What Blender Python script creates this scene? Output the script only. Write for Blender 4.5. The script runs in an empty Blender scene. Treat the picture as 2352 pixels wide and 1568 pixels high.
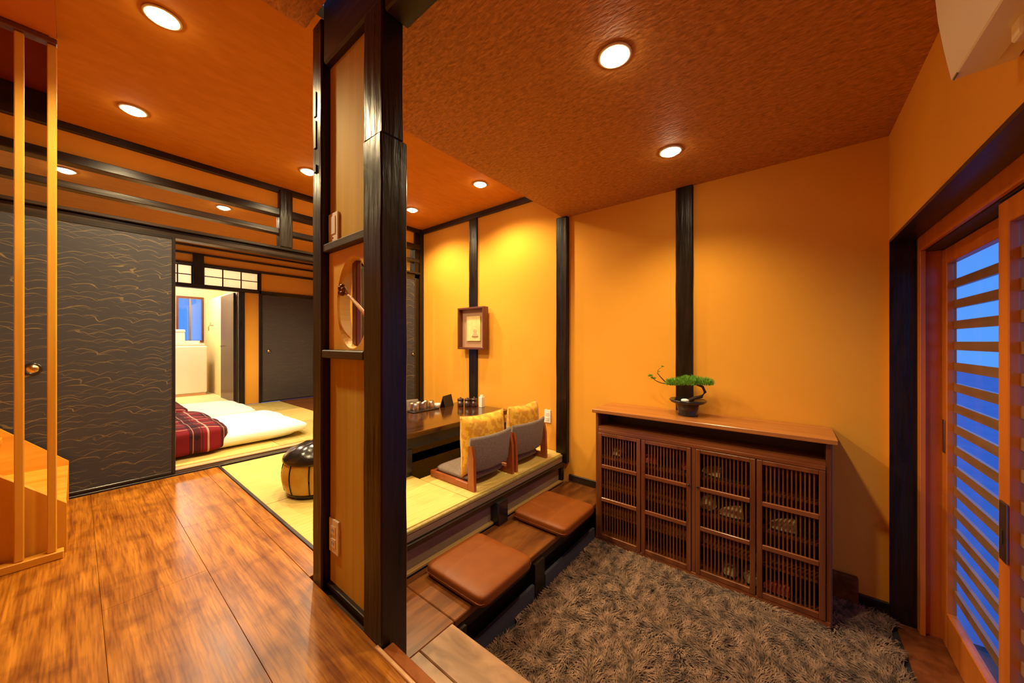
import bpy, bmesh, math, random
from mathutils import Vector, Matrix
random.seed(7)
PI = math.pi
C = bpy.context.scene.collection
sc = bpy.context.scene

# ------------------------------------------------------------------ camera
cam = bpy.data.objects.new('camera', bpy.data.cameras.new('camera')); C.objects.link(cam)
cam.data.sensor_width = 36; cam.data.lens = 800 / 2352 * 36
cam.data.shift_y = 1 / 2352
cam.data.clip_start = 0.05; cam.data.clip_end = 200
cam.location = (0, 0, 1.0)
cam.rotation_euler = (PI / 2, 0, math.atan(639 / 800))
sc.camera = cam

# ------------------------------------------------------------------ world: dusk sky
w = bpy.data.worlds.new('world'); sc.world = w; w.use_nodes = True
nt = w.node_tree; nt.nodes.clear()
tc = nt.nodes.new('ShaderNodeTexCoord'); sp = nt.nodes.new('ShaderNodeSeparateXYZ')
cr = nt.nodes.new('ShaderNodeValToRGB'); bg = nt.nodes.new('ShaderNodeBackground'); ow = nt.nodes.new('ShaderNodeOutputWorld')
nt.links.new(tc.outputs['Generated'], sp.inputs[0]); nt.links.new(sp.outputs['Z'], cr.inputs[0])
cr.color_ramp.elements[0].color = (0.09, 0.31, 0.86, 1); cr.color_ramp.elements[1].color = (0.04, 0.13, 0.60, 1)
nt.links.new(cr.outputs[0], bg.inputs[0]); bg.inputs[1].default_value = 1.3
nt.links.new(bg.outputs[0], ow.inputs[0])

# ------------------------------------------------------------------ exposure and lamp settings
sc.view_settings.view_transform = 'Standard'; sc.view_settings.look = 'None'
sc.view_settings.gamma = 1; sc.view_settings.use_curve_mapping = False
sc.view_settings.exposure = 0.0
LAMP = (1.0, 0.77, 0.40)          # warm downlight colour
P_MAIN, P_GENKAN, P_BED, P_BATH = 80, 60, 100, 70

# ------------------------------------------------------------------ materials
def node(nt, t, **k):
    n = nt.nodes.new(t)
    for a, v in k.items(): setattr(n, a, v)
    return n
def mat(name, col, rough=0.6, metal=0.0, spec=0.5, col2=None, scale=(8, 8, 8), detail=4, bump=0.0, bscale=None, bdist=0.01,
        coat=0.0, lo=0.35, hi=0.65, sheen=0.0, rvar=0.0, dist=0.0):
    m = bpy.data.materials.new(name); m.use_nodes = True
    nt = m.node_tree; b = nt.nodes['Principled BSDF']
    b.inputs['Base Color'].default_value = (*col, 1); b.inputs['Roughness'].default_value = rough
    b.inputs['Metallic'].default_value = metal; b.inputs['Specular IOR Level'].default_value = spec
    b.inputs['Coat Weight'].default_value = coat; b.inputs['Coat Roughness'].default_value = 0.15
    b.inputs['Sheen Weight'].default_value = sheen
    if col2 or bump:
        tc = node(nt, 'ShaderNodeTexCoord'); mp = node(nt, 'ShaderNodeMapping'); mp.inputs['Scale'].default_value = scale
        nt.links.new(tc.outputs['Object'], mp.inputs[0])
        nz = node(nt, 'ShaderNodeTexNoise'); nz.inputs['Scale'].default_value = 1; nz.inputs['Detail'].default_value = detail
        nz.inputs['Distortion'].default_value = dist
        nt.links.new(mp.outputs[0], nz.inputs['Vector'])
        if col2:
            r = node(nt, 'ShaderNodeValToRGB'); r.color_ramp.elements[0].position = lo; r.color_ramp.elements[1].position = hi
            r.color_ramp.elements[0].color = (*col, 1); r.color_ramp.elements[1].color = (*col2, 1)
            nt.links.new(nz.outputs['Fac'], r.inputs[0]); nt.links.new(r.outputs[0], b.inputs['Base Color'])
        if rvar:
            mr = node(nt, 'ShaderNodeMapRange'); mr.inputs['To Min'].default_value = rough - rvar; mr.inputs['To Max'].default_value = rough + rvar
            nt.links.new(nz.outputs['Fac'], mr.inputs[0]); nt.links.new(mr.outputs[0], b.inputs['Roughness'])
        if bump:
            src = nz
            if bscale:
                mp2 = node(nt, 'ShaderNodeMapping'); mp2.inputs['Scale'].default_value = bscale
                nt.links.new(tc.outputs['Object'], mp2.inputs[0])
                src = node(nt, 'ShaderNodeTexNoise'); src.inputs['Scale'].default_value = 1; src.inputs['Detail'].default_value = 5
                nt.links.new(mp2.outputs[0], src.inputs['Vector'])
            bp = node(nt, 'ShaderNodeBump'); bp.inputs['Strength'].default_value = bump; bp.inputs['Distance'].default_value = bdist
            nt.links.new(src.outputs['Fac'], bp.inputs['Height']); nt.links.new(bp.outputs[0], b.inputs['Normal'])
    return m
M = {}
M['plaster'] = mat('plaster', (0.76, 0.350, 0.036), 0.85, spec=0.2, col2=(0.80, 0.375, 0.044), scale=(1.5, 1.5, 1.5), bump=0.15, bscale=(160, 160, 160), bdist=0.002)
M['ceiling_paper'] = mat('ceiling_paper', (0.56, 0.205, 0.018), 0.85, spec=0.1, col2=(0.62, 0.235, 0.024), scale=(30, 9, 30), bump=0.25, bscale=(60, 18, 60), bdist=0.004)
M['washi_ceiling'] = mat('washi_ceiling', (0.32, 0.118, 0.020), 0.65, spec=0.3, col2=(0.62, 0.255, 0.055), scale=(34, 90, 34), detail=6, lo=0.3, hi=0.7, bump=0.7, bscale=(34, 90, 34), bdist=0.008, dist=0.8)
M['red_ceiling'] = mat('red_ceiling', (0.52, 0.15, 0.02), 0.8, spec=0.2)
M['black_wood'] = mat('black_wood', (0.006, 0.0035, 0.002), 0.30, spec=0.38, col2=(0.015, 0.008, 0.004), scale=(22, 22, 2.0), bump=0.5, bscale=(40, 40, 4), bdist=0.006, rvar=0.10, dist=1.5)
M['black_wood_h'] = mat('black_wood_h', (0.010, 0.006, 0.004), 0.33, spec=0.4, col2=(0.032, 0.017, 0.010), scale=(22, 2.0, 22), bump=0.35, bscale=(40, 4, 40), bdist=0.004, rvar=0.08)
M['black_wood_x'] = mat('black_wood_x', (0.010, 0.006, 0.004), 0.42, col2=(0.036, 0.02, 0.012), scale=(2, 22, 22), bump=0.35, bscale=(4, 40, 40), bdist=0.004)
M['pine'] = mat('pine', (0.68, 0.32, 0.028), 0.4, col2=(0.80, 0.42, 0.05), scale=(14, 14, 1.2), dist=1.0)
M['pine_h'] = mat('pine_h', (0.62, 0.26, 0.018), 0.4, col2=(0.78, 0.38, 0.04), scale=(14, 1.4, 14), dist=1.0)
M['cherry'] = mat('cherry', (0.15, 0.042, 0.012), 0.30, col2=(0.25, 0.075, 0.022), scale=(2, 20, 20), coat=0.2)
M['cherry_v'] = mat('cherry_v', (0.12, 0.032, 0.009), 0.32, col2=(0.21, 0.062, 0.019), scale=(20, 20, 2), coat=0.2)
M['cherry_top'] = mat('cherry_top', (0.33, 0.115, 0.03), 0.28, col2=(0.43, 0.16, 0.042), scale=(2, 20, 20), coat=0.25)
M['door_wood'] = mat('door_wood', (0.50, 0.125, 0.014), 0.34, col2=(0.60, 0.165, 0.02), scale=(18, 18, 1.5), coat=0.15)
M['nosing'] = mat('nosing', (0.26, 0.075, 0.012), 0.6, spec=0.2, col2=(0.34, 0.10, 0.018), scale=(3, 20, 20))
M['slat_wood'] = mat('slat_wood', (0.34, 0.16, 0.07), 0.25, spec=0.6, col2=(0.42, 0.21, 0.10), scale=(18, 2, 18), coat=0.4)
M['chair_wood'] = mat('chair_wood', (0.28, 0.065, 0.018), 0.28, col2=(0.38, 0.10, 0.028), scale=(10, 10, 10), coat=0.3)
M['bench_wood'] = mat('bench_wood', (0.10, 0.030, 0.007), 0.3, spec=0.35, col2=(0.21, 0.072, 0.016), scale=(14, 3, 14), detail=6, dist=0.9)
M['landing_wood'] = mat('landing_wood', (0.13, 0.055, 0.022), 0.34, spec=0.4, col2=(0.40, 0.22, 0.11), scale=(3, 9, 14), detail=7, dist=1.2)
M['table_wood'] = mat('table_wood', (0.03, 0.010, 0.004), 0.12, col2=(0.07, 0.022, 0.008), scale=(20, 2, 20), coat=0.5)
M['tatami'] = mat('tatami', (0.62, 0.45, 0.12), 0.62, col2=(0.70, 0.53, 0.165), scale=(60, 4, 10), spec=0.3, bump=0.3, bscale=(8, 260, 8), bdist=0.002)
M['tatami_olive'] = mat('tatami_olive', (0.42, 0.34, 0.09), 0.62, col2=(0.50, 0.41, 0.13), scale=(4, 60, 10), spec=0.3, bump=0.3, bscale=(260, 8, 8), bdist=0.002)
M['tatami_edge'] = mat('tatami_edge', (0.28, 0.22, 0.06), 0.6, col2=(0.36, 0.29, 0.09), scale=(20, 60, 60))
M['olive_panel'] = mat('olive_panel', (0.50, 0.33, 0.045), 0.7, spec=0.2, col2=(0.60, 0.41, 0.07), scale=(26, 26, 0.7), detail=6)
M['gold_panel'] = mat('gold_panel', (0.74, 0.42, 0.07), 0.5, col2=(0.82, 0.50, 0.10), scale=(3, 3, 12))
M['grey_board'] = mat('grey_board', (0.20, 0.14, 0.10), 0.6, col2=(0.27, 0.19, 0.14), scale=(20, 2, 20), bump=0.3, bscale=(90, 90, 90), bdist=0.002)
M['gold_strip'] = mat('gold_strip', (0.42, 0.26, 0.09), 0.45)
M['cream_plastic'] = mat('cream_plastic', (0.88, 0.80, 0.62), 0.4)
M['white_plastic'] = mat('white_plastic', (0.86, 0.82, 0.74), 0.35)
M['dark_slot'] = mat('dark_slot', (0.03, 0.022, 0.015), 0.5)
M['white_cotton'] = mat('white_cotton', (0.90, 0.87, 0.80), 0.85, spec=0.2, bump=0.4, scale=(7, 7, 7), bdist=0.02)
M['brown_vinyl'] = mat('brown_vinyl', (0.185, 0.046, 0.005), 0.5, spec=0.28, col2=(0.21, 0.054, 0.006), scale=(12, 12, 12), bump=0.15, bscale=(150, 150, 150), bdist=0.002)
M['grey_fabric'] = mat('grey_fabric', (0.17, 0.13, 0.115), 0.9, spec=0.15, col2=(0.22, 0.175, 0.155), scale=(90, 90, 90), bump=0.3, bdist=0.002, sheen=0.1)
M['gold_fabric'] = mat('gold_fabric', (0.62, 0.29, 0.012), 0.55, col2=(0.80, 0.47, 0.035), scale=(22, 22, 22), detail=2, lo=0.45, hi=0.55, sheen=0.2)
M['gold_fabric_side'] = mat('gold_fabric_side', (0.50, 0.17, 0.02), 0.6, col2=(0.66, 0.30, 0.04), scale=(24, 24, 24), detail=2, lo=0.45, hi=0.55)
M['black_leather'] = mat('black_leather', (0.012, 0.009, 0.007), 0.22, bump=0.4, scale=(14, 14, 14), bdist=0.01)
M['ochre_leather'] = mat('ochre_leather', (0.46, 0.27, 0.03), 0.32, col2=(0.56, 0.36, 0.05), scale=(9, 9, 9), bump=0.2, bdist=0.005)
M['black_ceramic'] = mat('black_ceramic', (0.012, 0.011, 0.012), 0.25, coat=0.3)
M['pine_green'] = mat('pine_green', (0.08, 0.24, 0.015), 0.6, col2=(0.24, 0.50, 0.04), scale=(50, 50, 50))
M['bark'] = mat('bark', (0.05, 0.022, 0.012), 0.8)
M['stone_white'] = mat('stone_white', (0.8, 0.78, 0.75), 0.5)
M['brass'] = mat('brass', (0.55, 0.40, 0.2), 0.25, metal=1)
M['steel'] = mat('steel', (0.35, 0.30, 0.26), 0.3, metal=1)
M['dark_stone'] = mat('dark_stone', (0.02, 0.02, 0.024), 0.45, col2=(0.04, 0.038, 0.04), scale=(20, 20, 20))
M['blue_lit_board'] = mat('blue_lit_board', (0.05, 0.052, 0.066), 0.5)  # blue light from the door is mixed into this dark board's base colour
M['subfloor'] = mat('subfloor', (0.05, 0.025, 0.012), 0.8)
M['cream_wall'] = mat('cream_wall', (0.86, 0.70, 0.40), 0.8)
M['brown_door'] = mat('brown_door', (0.03, 0.011, 0.008), 0.45, col2=(0.045, 0.017, 0.012), scale=(14, 14, 1.5), coat=0.2)
M['red_slipper'] = mat('red_slipper', (0.75, 0.13, 0.07), 0.6)
M['beige_slipper'] = mat('beige_slipper', (0.85, 0.66, 0.38), 0.6)
M['canister'] = mat('canister', (0.05, 0.02, 0.022), 0.25, coat=0.3)
M['paper'] = mat('paper', (0.75, 0.52, 0.2), 0.7, col2=(0.82, 0.62, 0.3), scale=(30, 30, 12))
M['mat_board'] = mat('mat_board', (0.40, 0.22, 0.12), 0.75)
M['frame_wood'] = mat('frame_wood', (0.13, 0.035, 0.014), 0.35, coat=0.2)
M['pavement'] = mat('pavement', (0.50, 0.48, 0.66), 0.9, col2=(0.58, 0.56, 0.72), scale=(3, 3, 3))  # bluish tint puts part of the dusk light into the paving colour
M['black_card'] = mat('black_card', (0.03, 0.022, 0.016), 0.4)
M['cane'] = mat('cane', (0.62, 0.36, 0.18), 0.5)

def wood_floor():
    m = mat('floor_wood', (0.22, 0.064, 0.005), 0.33, spec=0.34, col2=(0.54, 0.215, 0.018), scale=(2.6, 26, 13), detail=12, dist=0.5, lo=0.30, hi=0.70, rvar=0.06)
    nt = m.node_tree; b = nt.nodes['Principled BSDF']
    ramp = [n for n in nt.nodes if n.type == 'VALTORGB'][0]
    oi = node(nt, 'ShaderNodeObjectInfo'); hs = node(nt, 'ShaderNodeHueSaturation')
    mr = node(nt, 'ShaderNodeMapRange'); mr.inputs['To Min'].default_value = 0.93; mr.inputs['To Max'].default_value = 1.07
    tc = [n for n in nt.nodes if n.type == 'TEX_COORD'][0]
    nz = node(nt, 'ShaderNodeTexNoise'); nz.inputs['Scale'].default_value = 9; nz.inputs['Detail'].default_value = 5
    nt.links.new(tc.outputs['Object'], nz.inputs['Vector'])
    r2 = node(nt, 'ShaderNodeValToRGB'); r2.color_ramp.elements[0].position = 0.25; r2.color_ramp.elements[1].position = 0.5
    r2.color_ramp.elements[0].color = (0.4, 0.27, 0.2, 1); r2.color_ramp.elements[1].color = (1, 1, 1, 1)
    mx = node(nt, 'ShaderNodeMixRGB', blend_type='MULTIPLY'); mx.inputs[0].default_value = 0.75
    nt.links.new(nz.outputs['Fac'], r2.inputs[0])
    nt.links.new(ramp.outputs[0], mx.inputs[1]); nt.links.new(r2.outputs[0], mx.inputs[2])
    nt.links.new(oi.outputs['Random'], mr.inputs[0]); nt.links.new(mr.outputs[0], hs.inputs['Value'])
    mp3 = node(nt, 'ShaderNodeMapping'); mp3.inputs['Scale'].default_value = (7, 150, 1); nt.links.new(tc.outputs['Object'], mp3.inputs[0])
    n3 = node(nt, 'ShaderNodeTexNoise'); n3.inputs['Scale'].default_value = 1; n3.inputs['Detail'].default_value = 6; nt.links.new(mp3.outputs[0], n3.inputs['Vector'])
    r3 = node(nt, 'ShaderNodeValToRGB'); r3.color_ramp.elements[0].position = 0.36; r3.color_ramp.elements[1].position = 0.56
    r3.color_ramp.elements[0].color = (0.62, 0.5, 0.42, 1); r3.color_ramp.elements[1].color = (1.08, 1.06, 1.0, 1)
    m3 = node(nt, 'ShaderNodeMixRGB', blend_type='MULTIPLY'); m3.inputs[0].default_value = 0.85
    nt.links.new(n3.outputs['Fac'], r3.inputs[0]); nt.links.new(mx.outputs[0], m3.inputs[1]); nt.links.new(r3.outputs[0], m3.inputs[2])
    nt.links.new(m3.outputs[0], hs.inputs['Color']); nt.links.new(hs.outputs[0], b.inputs['Base Color'])
    return m
M['floor_wood'] = wood_floor()

def math_n(nt, op, a, b=None):
    n = node(nt, 'ShaderNodeMath', operation=op)
    for i, v in enumerate((a, b)):
        if v is None: continue
        if isinstance(v, (int, float)): n.inputs[i].default_value = v
        else: nt.links.new(v, n.inputs[i])
    return n.outputs[0]
def fusuma_mat(name, base, line, strength):
    m = mat(name, base, 0.55, spec=0.3); nt = m.node_tree; b = nt.nodes['Principled BSDF']
    tc = node(nt, 'ShaderNodeTexCoord'); s = node(nt, 'ShaderNodeSeparateXYZ'); nt.links.new(tc.outputs['Object'], s.inputs[0])
    Yc, Zc = s.outputs['Y'], s.outputs['Z']
    tot = None
    for k, (fz, fy, ph) in enumerate(((19, 26, 0.0), (14, 20, 2.3), (25, 32, 4.1))):
        nz = node(nt, 'ShaderNodeTexNoise'); nz.inputs['Scale'].default_value = 4; nz.inputs['Detail'].default_value = 2
        mp = node(nt, 'ShaderNodeMapping'); mp.inputs['Location'].default_value = (k * 3.1, k * 7.7, k * 5.3); mp.inputs['Scale'].default_value = (1, 0.7, 2.2)
        nt.links.new(tc.outputs['Object'], mp.inputs[0]); nt.links.new(mp.outputs[0], nz.inputs['Vector'])
        arc = math_n(nt, 'ABSOLUTE', math_n(nt, 'SINE', math_n(nt, 'ADD', math_n(nt, 'MULTIPLY', Yc, fy), math_n(nt, 'ADD', math_n(nt, 'MULTIPLY', nz.outputs['Fac'], 4), ph))))
        v = math_n(nt, 'ADD', math_n(nt, 'MULTIPLY', Zc, fz), math_n(nt, 'SUBTRACT', math_n(nt, 'MULTIPLY', nz.outputs['Fac'], 1.2), math_n(nt, 'MULTIPLY', arc, 0.40)))
        fr = math_n(nt, 'FRACT', v)
        ln = math_n(nt, 'LESS_THAN', math_n(nt, 'ABSOLUTE', math_n(nt, 'SUBTRACT', fr, 0.5)), 0.03)
        n2 = node(nt, 'ShaderNodeTexNoise'); n2.inputs['Scale'].default_value = 7; nt.links.new(mp.outputs[0], n2.inputs['Vector'])
        mr = node(nt, 'ShaderNodeMapRange'); mr.inputs['From Min'].default_value = 0.44; mr.inputs['From Max'].default_value = 0.62
        nt.links.new(n2.outputs['Fac'], mr.inputs[0])
        f = math_n(nt, 'MULTIPLY', ln, mr.outputs[0])
        tot = f if tot is None else math_n(nt, 'MAXIMUM', tot, f)
    mx = node(nt, 'ShaderNodeMixRGB'); mx.inputs[1].default_value = (*base, 1); mx.inputs[2].default_value = (*line, 1)
    nt.links.new(math_n(nt, 'MULTIPLY', tot, strength), mx.inputs[0]); nt.links.new(mx.outputs[0], b.inputs['Base Color'])
    return m
M['fusuma'] = fusuma_mat('fusuma_paper', (0.040, 0.038, 0.047), (0.25, 0.18, 0.08), 0.6)
M['fusuma_far'] = fusuma_mat('fusuma_paper_far', (0.060, 0.050, 0.042), (0.16, 0.12, 0.07), 0.4)

def plaid():
    m = mat('plaid', (0.3, 0.01, 0.02), 0.9, spec=0.1); nt = m.node_tree; b = nt.nodes['Principled BSDF']
    tc = node(nt, 'ShaderNodeTexCoord'); s = node(nt, 'ShaderNodeSeparateXYZ'); nt.links.new(tc.outputs['Object'], s.inputs[0])
    cur = None
    def layer(cur, ax, per, off, wd, col, fac):
        fr = math_n(nt, 'FRACT', math_n(nt, 'ADD', math_n(nt, 'DIVIDE', s.outputs[ax], per), off))
        msk = math_n(nt, 'MULTIPLY', math_n(nt, 'LESS_THAN', fr, wd), fac)
        mx = node(nt, 'ShaderNodeMixRGB'); nt.links.new(msk, mx.inputs[0]); mx.inputs[2].default_value = (*col, 1)
        if cur is None: mx.inputs[1].default_value = (0.17, 0.012, 0.018, 1)
        else: nt.links.new(cur, mx.inputs[1])
        return mx.outputs[0]
    for ax in ('X', 'Y'):
        cur = layer(cur, ax, 0.21, 0.1, 0.34, (0.018, 0.012, 0.018), 0.72)
        cur = layer(cur, ax, 0.21, 0.55, 0.06, (0.55, 0.36, 0.28), 0.7)
        cur = layer(cur, ax, 0.21, 0.72, 0.04, (0.02, 0.015, 0.02), 0.7)
        cur = layer(cur, ax, 0.21, 0.0, 0.03, (0.5, 0.25, 0.2), 0.6)
    nt.links.new(cur, b.inputs['Base Color'])
    return m
M['plaid'] = plaid()

def emis(name, col, s):
    m = bpy.data.materials.new(name); m.use_nodes = True; nt = m.node_tree; nt.nodes.clear()
    e = node(nt, 'ShaderNodeEmission'); o = node(nt, 'ShaderNodeOutputMaterial'); e.inputs[0].default_value = (*col, 1); e.inputs[1].default_value = s
    nt.links.new(e.outputs[0], o.inputs[0]); return m
M['lamp_glow'] = emis('lamp_glow', (1.0, 0.80, 0.50), 60)
def glass(name, tint, refl):
    m = bpy.data.materials.new(name); m.use_nodes = True; nt = m.node_tree; nt.nodes.clear()
    t = node(nt, 'ShaderNodeBsdfTransparent'); g = node(nt, 'ShaderNodeBsdfGlossy'); x = node(nt, 'ShaderNodeMixShader'); o = node(nt, 'ShaderNodeOutputMaterial')
    t.inputs[0].default_value = (*tint, 1); g.inputs['Roughness'].default_value = 0.05; x.inputs[0].default_value = refl
    nt.links.new(t.outputs[0], x.inputs[1]); nt.links.new(g.outputs[0], x.inputs[2]); nt.links.new(x.outputs[0], o.inputs[0]); return m
M['glass'] = glass('glass', (0.95, 0.97, 1.0), 0.05)
M['clear_glass'] = glass('clear_glass', (0.85, 0.82, 0.8), 0.30)
def shoji():
    m = bpy.data.materials.new('shoji_paper'); m.use_nodes = True; nt = m.node_tree; nt.nodes.clear()
    t = node(nt, 'ShaderNodeBsdfTranslucent'); g = node(nt, 'ShaderNodeBsdfDiffuse'); x = node(nt, 'ShaderNodeMixShader'); o = node(nt, 'ShaderNodeOutputMaterial')
    t.inputs[0].default_value = (0.95, 0.9, 0.82, 1); g.inputs[0].default_value = (0.85, 0.8, 0.72, 1); x.inputs[0].default_value = 0.35
    nt.links.new(t.outputs[0], x.inputs[1]); nt.links.new(g.outputs[0], x.inputs[2]); nt.links.new(x.outputs[0], o.inputs[0]); return m
M['shoji'] = shoji()
def rugmat():
    m = mat('rug_pile', (0.055, 0.031, 0.020), 0.85, spec=0.15, col2=(0.32, 0.19, 0.118), scale=(22, 15, 1), detail=5, lo=0.32, hi=0.66, sheen=0.3)
    return m
M['rug'] = rugmat()

# ------------------------------------------------------------------ mesh helpers
def nb(): return bmesh.new()
def bx(bm, x0, x1, y0, y1, z0, z1, bev=0.0, seg=1):
    r = bmesh.ops.create_cube(bm, size=1.0)
    vs = r['verts']
    for v in vs:
        v.co = Vector(((x0 + x1) / 2 + v.co.x * (x1 - x0), (y0 + y1) / 2 + v.co.y * (y1 - y0), (z0 + z1) / 2 + v.co.z * (z1 - z0)))
    if bev:
        es = list({e for v in vs for e in v.link_edges})
        bmesh.ops.bevel(bm, geom=es, offset=bev, segments=seg, affect='EDGES', profile=0.6)
    return bm
def box(x0, x1, y0, y1, z0, z1, bev=0.0, seg=1): return bx(nb(), x0, x1, y0, y1, z0, z1, bev, seg)
def quadprism(bm, pts, axis, a, b):
    """pts: outline in the two other axes, extruded along axis from a to b"""
    def mk(p, t):
        if axis == 'x': return (t, p[0], p[1])
        if axis == 'y': return (p[0], t, p[1])
        return (p[0], p[1], t)
    A = [bm.verts.new(mk(p, a)) for p in pts]; B = [bm.verts.new(mk(p, b)) for p in pts]
    bm.faces.new(A); bm.faces.new(B[::-1]); n = len(pts)
    for i in range(n): bm.faces.new((A[i], B[i], B[(i + 1) % n], A[(i + 1) % n]))
    bmesh.ops.recalc_face_normals(bm, faces=bm.faces[:])
    return bm
def lathe(bm, prof, n=24, cx=0, cy=0, cz=0):
    rings = []
    for r, z in prof:
        if r < 1e-5: rings.append([bm.verts.new((cx, cy, cz + z))])
        else: rings.append([bm.verts.new((cx + r * math.cos(2 * PI * i / n), cy + r * math.sin(2 * PI * i / n), cz + z)) for i in range(n)])
    for a, b in zip(rings, rings[1:]):
        for i in range(n):
            j = (i + 1) % n
            if len(a) == 1 and len(b) == 1: continue
            if len(a) == 1: bm.faces.new((a[0], b[i], b[j]))
            elif len(b) == 1: bm.faces.new((a[i], a[j], b[0]))
            else: bm.faces.new((a[i], a[j], b[j], b[i]))
    bmesh.ops.recalc_face_normals(bm, faces=bm.faces[:])
    return bm
def tube(bm, pts, r0, r1=None, n=6):
    r1 = r0 if r1 is None else r1
    pts = [Vector(p) for p in pts]; rings = []
    for i, p in enumerate(pts):
        d = (pts[min(i + 1, len(pts) - 1)] - pts[max(i - 1, 0)]).normalized()
        u = d.cross(Vector((0, 0, 1)));
        if u.length < 0.1: u = d.cross(Vector((1, 0, 0)))
        u.normalize(); v = d.cross(u)
        r = r0 + (r1 - r0) * i / max(1, len(pts) - 1)
        rings.append([bm.verts.new(p + u * r * math.cos(2 * PI * k / n) + v * r * math.sin(2 * PI * k / n)) for k in range(n)])
    for a, b in zip(rings, rings[1:]):
        for i in range(n): bm.faces.new((a[i], a[(i + 1) % n], b[(i + 1) % n], b[i]))
    bm.faces.new(rings[0]); bm.faces.new(rings[-1][::-1])
    bmesh.ops.recalc_face_normals(bm, faces=bm.faces[:])
    return bm
def obj(name, bm, m, parent=None, smooth=False, loc=None):
    me = bpy.data.meshes.new(name); bm.to_mesh(me); bm.free()
    o = bpy.data.objects.new(name, me); C.objects.link(o)
    me.materials.append(M[m] if isinstance(m, str) else m)
    if smooth:
        me.shade_smooth()
    if parent: o.parent = parent
    if loc: o.location = loc
    return o
def setp(o, label=None, cat=None, group=None, kind=None):
    if label: o['label'] = label
    if cat: o['category'] = cat
    if group: o['group'] = group
    if kind: o['kind'] = kind
    return o
def thing(name, label, cat, loc=(0, 0, 0), rz=0, group=None):
    o = bpy.data.objects.new(name, None); C.objects.link(o); o.empty_display_size = 0.05
    o.location = loc; o.rotation_euler = (0, 0, rz)
    return setp(o, label, cat, group)
def struct(name, bm, m, label, cat='wall'):
    return setp(obj(name, bm, m), label, cat, None, 'structure')
def copy_tree(o, parent=None):
    c = o.copy(); C.objects.link(c); c.parent = parent
    for ch in list(o.children):
        if ch.type != 'LIGHT': copy_tree(ch, c)
        else:
            d = ch.copy(); C.objects.link(d); d.parent = c
    return c
def disp(bm, amp, f, seed=0):
    from mathutils import noise
    for v in bm.verts:
        p = v.co * f + Vector((seed, seed * 2, seed * 3))
        v.co += Vector((noise.noise(p), noise.noise(p + Vector((9, 0, 0))), noise.noise(p + Vector((0, 9, 0))))) * amp
    return bm
def soft_box(x0, x1, y0, y1, z0, z1, e=4.0, n=14, amp=0.0, f=4, seed=0, ez=None):
    """superellipsoid cushion"""
    bm = nb(); bmesh.ops.create_cube(bm, size=2.0)
    bmesh.ops.subdivide_edges(bm, edges=bm.edges[:], cuts=n, use_grid_fill=True)
    ez = ez or e
    for v in bm.verts:
        x, y, z = v.co
        m = (abs(x) ** e + abs(y) ** e) ** (1 / e)
        mz = (m ** ez + abs(z) ** ez) ** (1 / ez)
        v.co = Vector((x, y, z)) / max(mz, 1e-6) * max(abs(x), abs(y), abs(z))
    for v in bm.verts:
        v.co = Vector(((x0 + x1) / 2 + v.co.x * (x1 - x0) / 2, (y0 + y1) / 2 + v.co.y * (y1 - y0) / 2, (z0 + z1) / 2 + v.co.z * (z1 - z0) / 2))
    if amp: disp(bm, amp, f, seed)
    return bm
def rough_post(x0, x1, y0, y1, z0, z1, amp=0.004, seed=1, bev=0.006):
    bm = nb(); bx(bm, x0, x1, y0, y1, z0, z1, bev)
    n = int((z1 - z0) / 0.08)
    for i in range(1, n):
        z = z0 + (z1 - z0) * i / n
        bmesh.ops.bisect_plane(bm, geom=bm.verts[:] + bm.edges[:] + bm.faces[:], plane_co=(0, 0, z), plane_no=(0, 0, 1))
    return disp(bm, amp, 5, seed)

# ================================================================== SETTING
WX = -3.65      # plane of the sliding-door wall
WY = 2.76       # plane of the long orange wall
CZ = 2.415      # tatami room ceiling
GZ = 2.12       # entrance ceiling
FX = -6.6       # far wall of the bedroom
DX = 0.42       # entrance door wall

# floors ------------------------------------------------------------
fl = struct('floor', box(-3.7, -1.075, -1.5, 0.715, -0.12, -0.024), 'subfloor', 'warm brown wooden plank floor of the corridor at lower left', 'floor')
bx_f = nb(); bx(bx_f, -1.075, DX, -1.5, 0.60, -0.12, -0.024)
obj('floor_base', bx_f, 'subfloor', fl)
ys = [-1.5, -1.19, -0.88, -0.57, -0.26, 0.06, 0.36, 0.62]
k = 0
for j in range(len(ys) - 1):
    y0, y1 = ys[j], ys[j + 1]
    x = -3.6 - (0.55 * j) % 1.3
    while x < DX:
        a, b = max(x, -3.58), min(x + 1.75, DX)
        if b - a > 0.05: obj('plank', box(a + 0.0004, b - 0.0004, y0 + 0.0005, y1 - 0.0005, -0.024, 0, 0.0008), 'floor_wood', fl)
        x += 1.75
for a, b in ((-3.58, -2.3), (-2.3, -1.6)):
    obj('plank', box(a + 0.0008, b - 0.0008, 0.621, 0.708, -0.024, 0, 0.0015), 'floor_wood', fl)
obj('edge_strip', box(-3.6, -1.6, 0.709, 0.726, -0.02, 0.004, 0.002), 'black_wood_x', fl)

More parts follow.
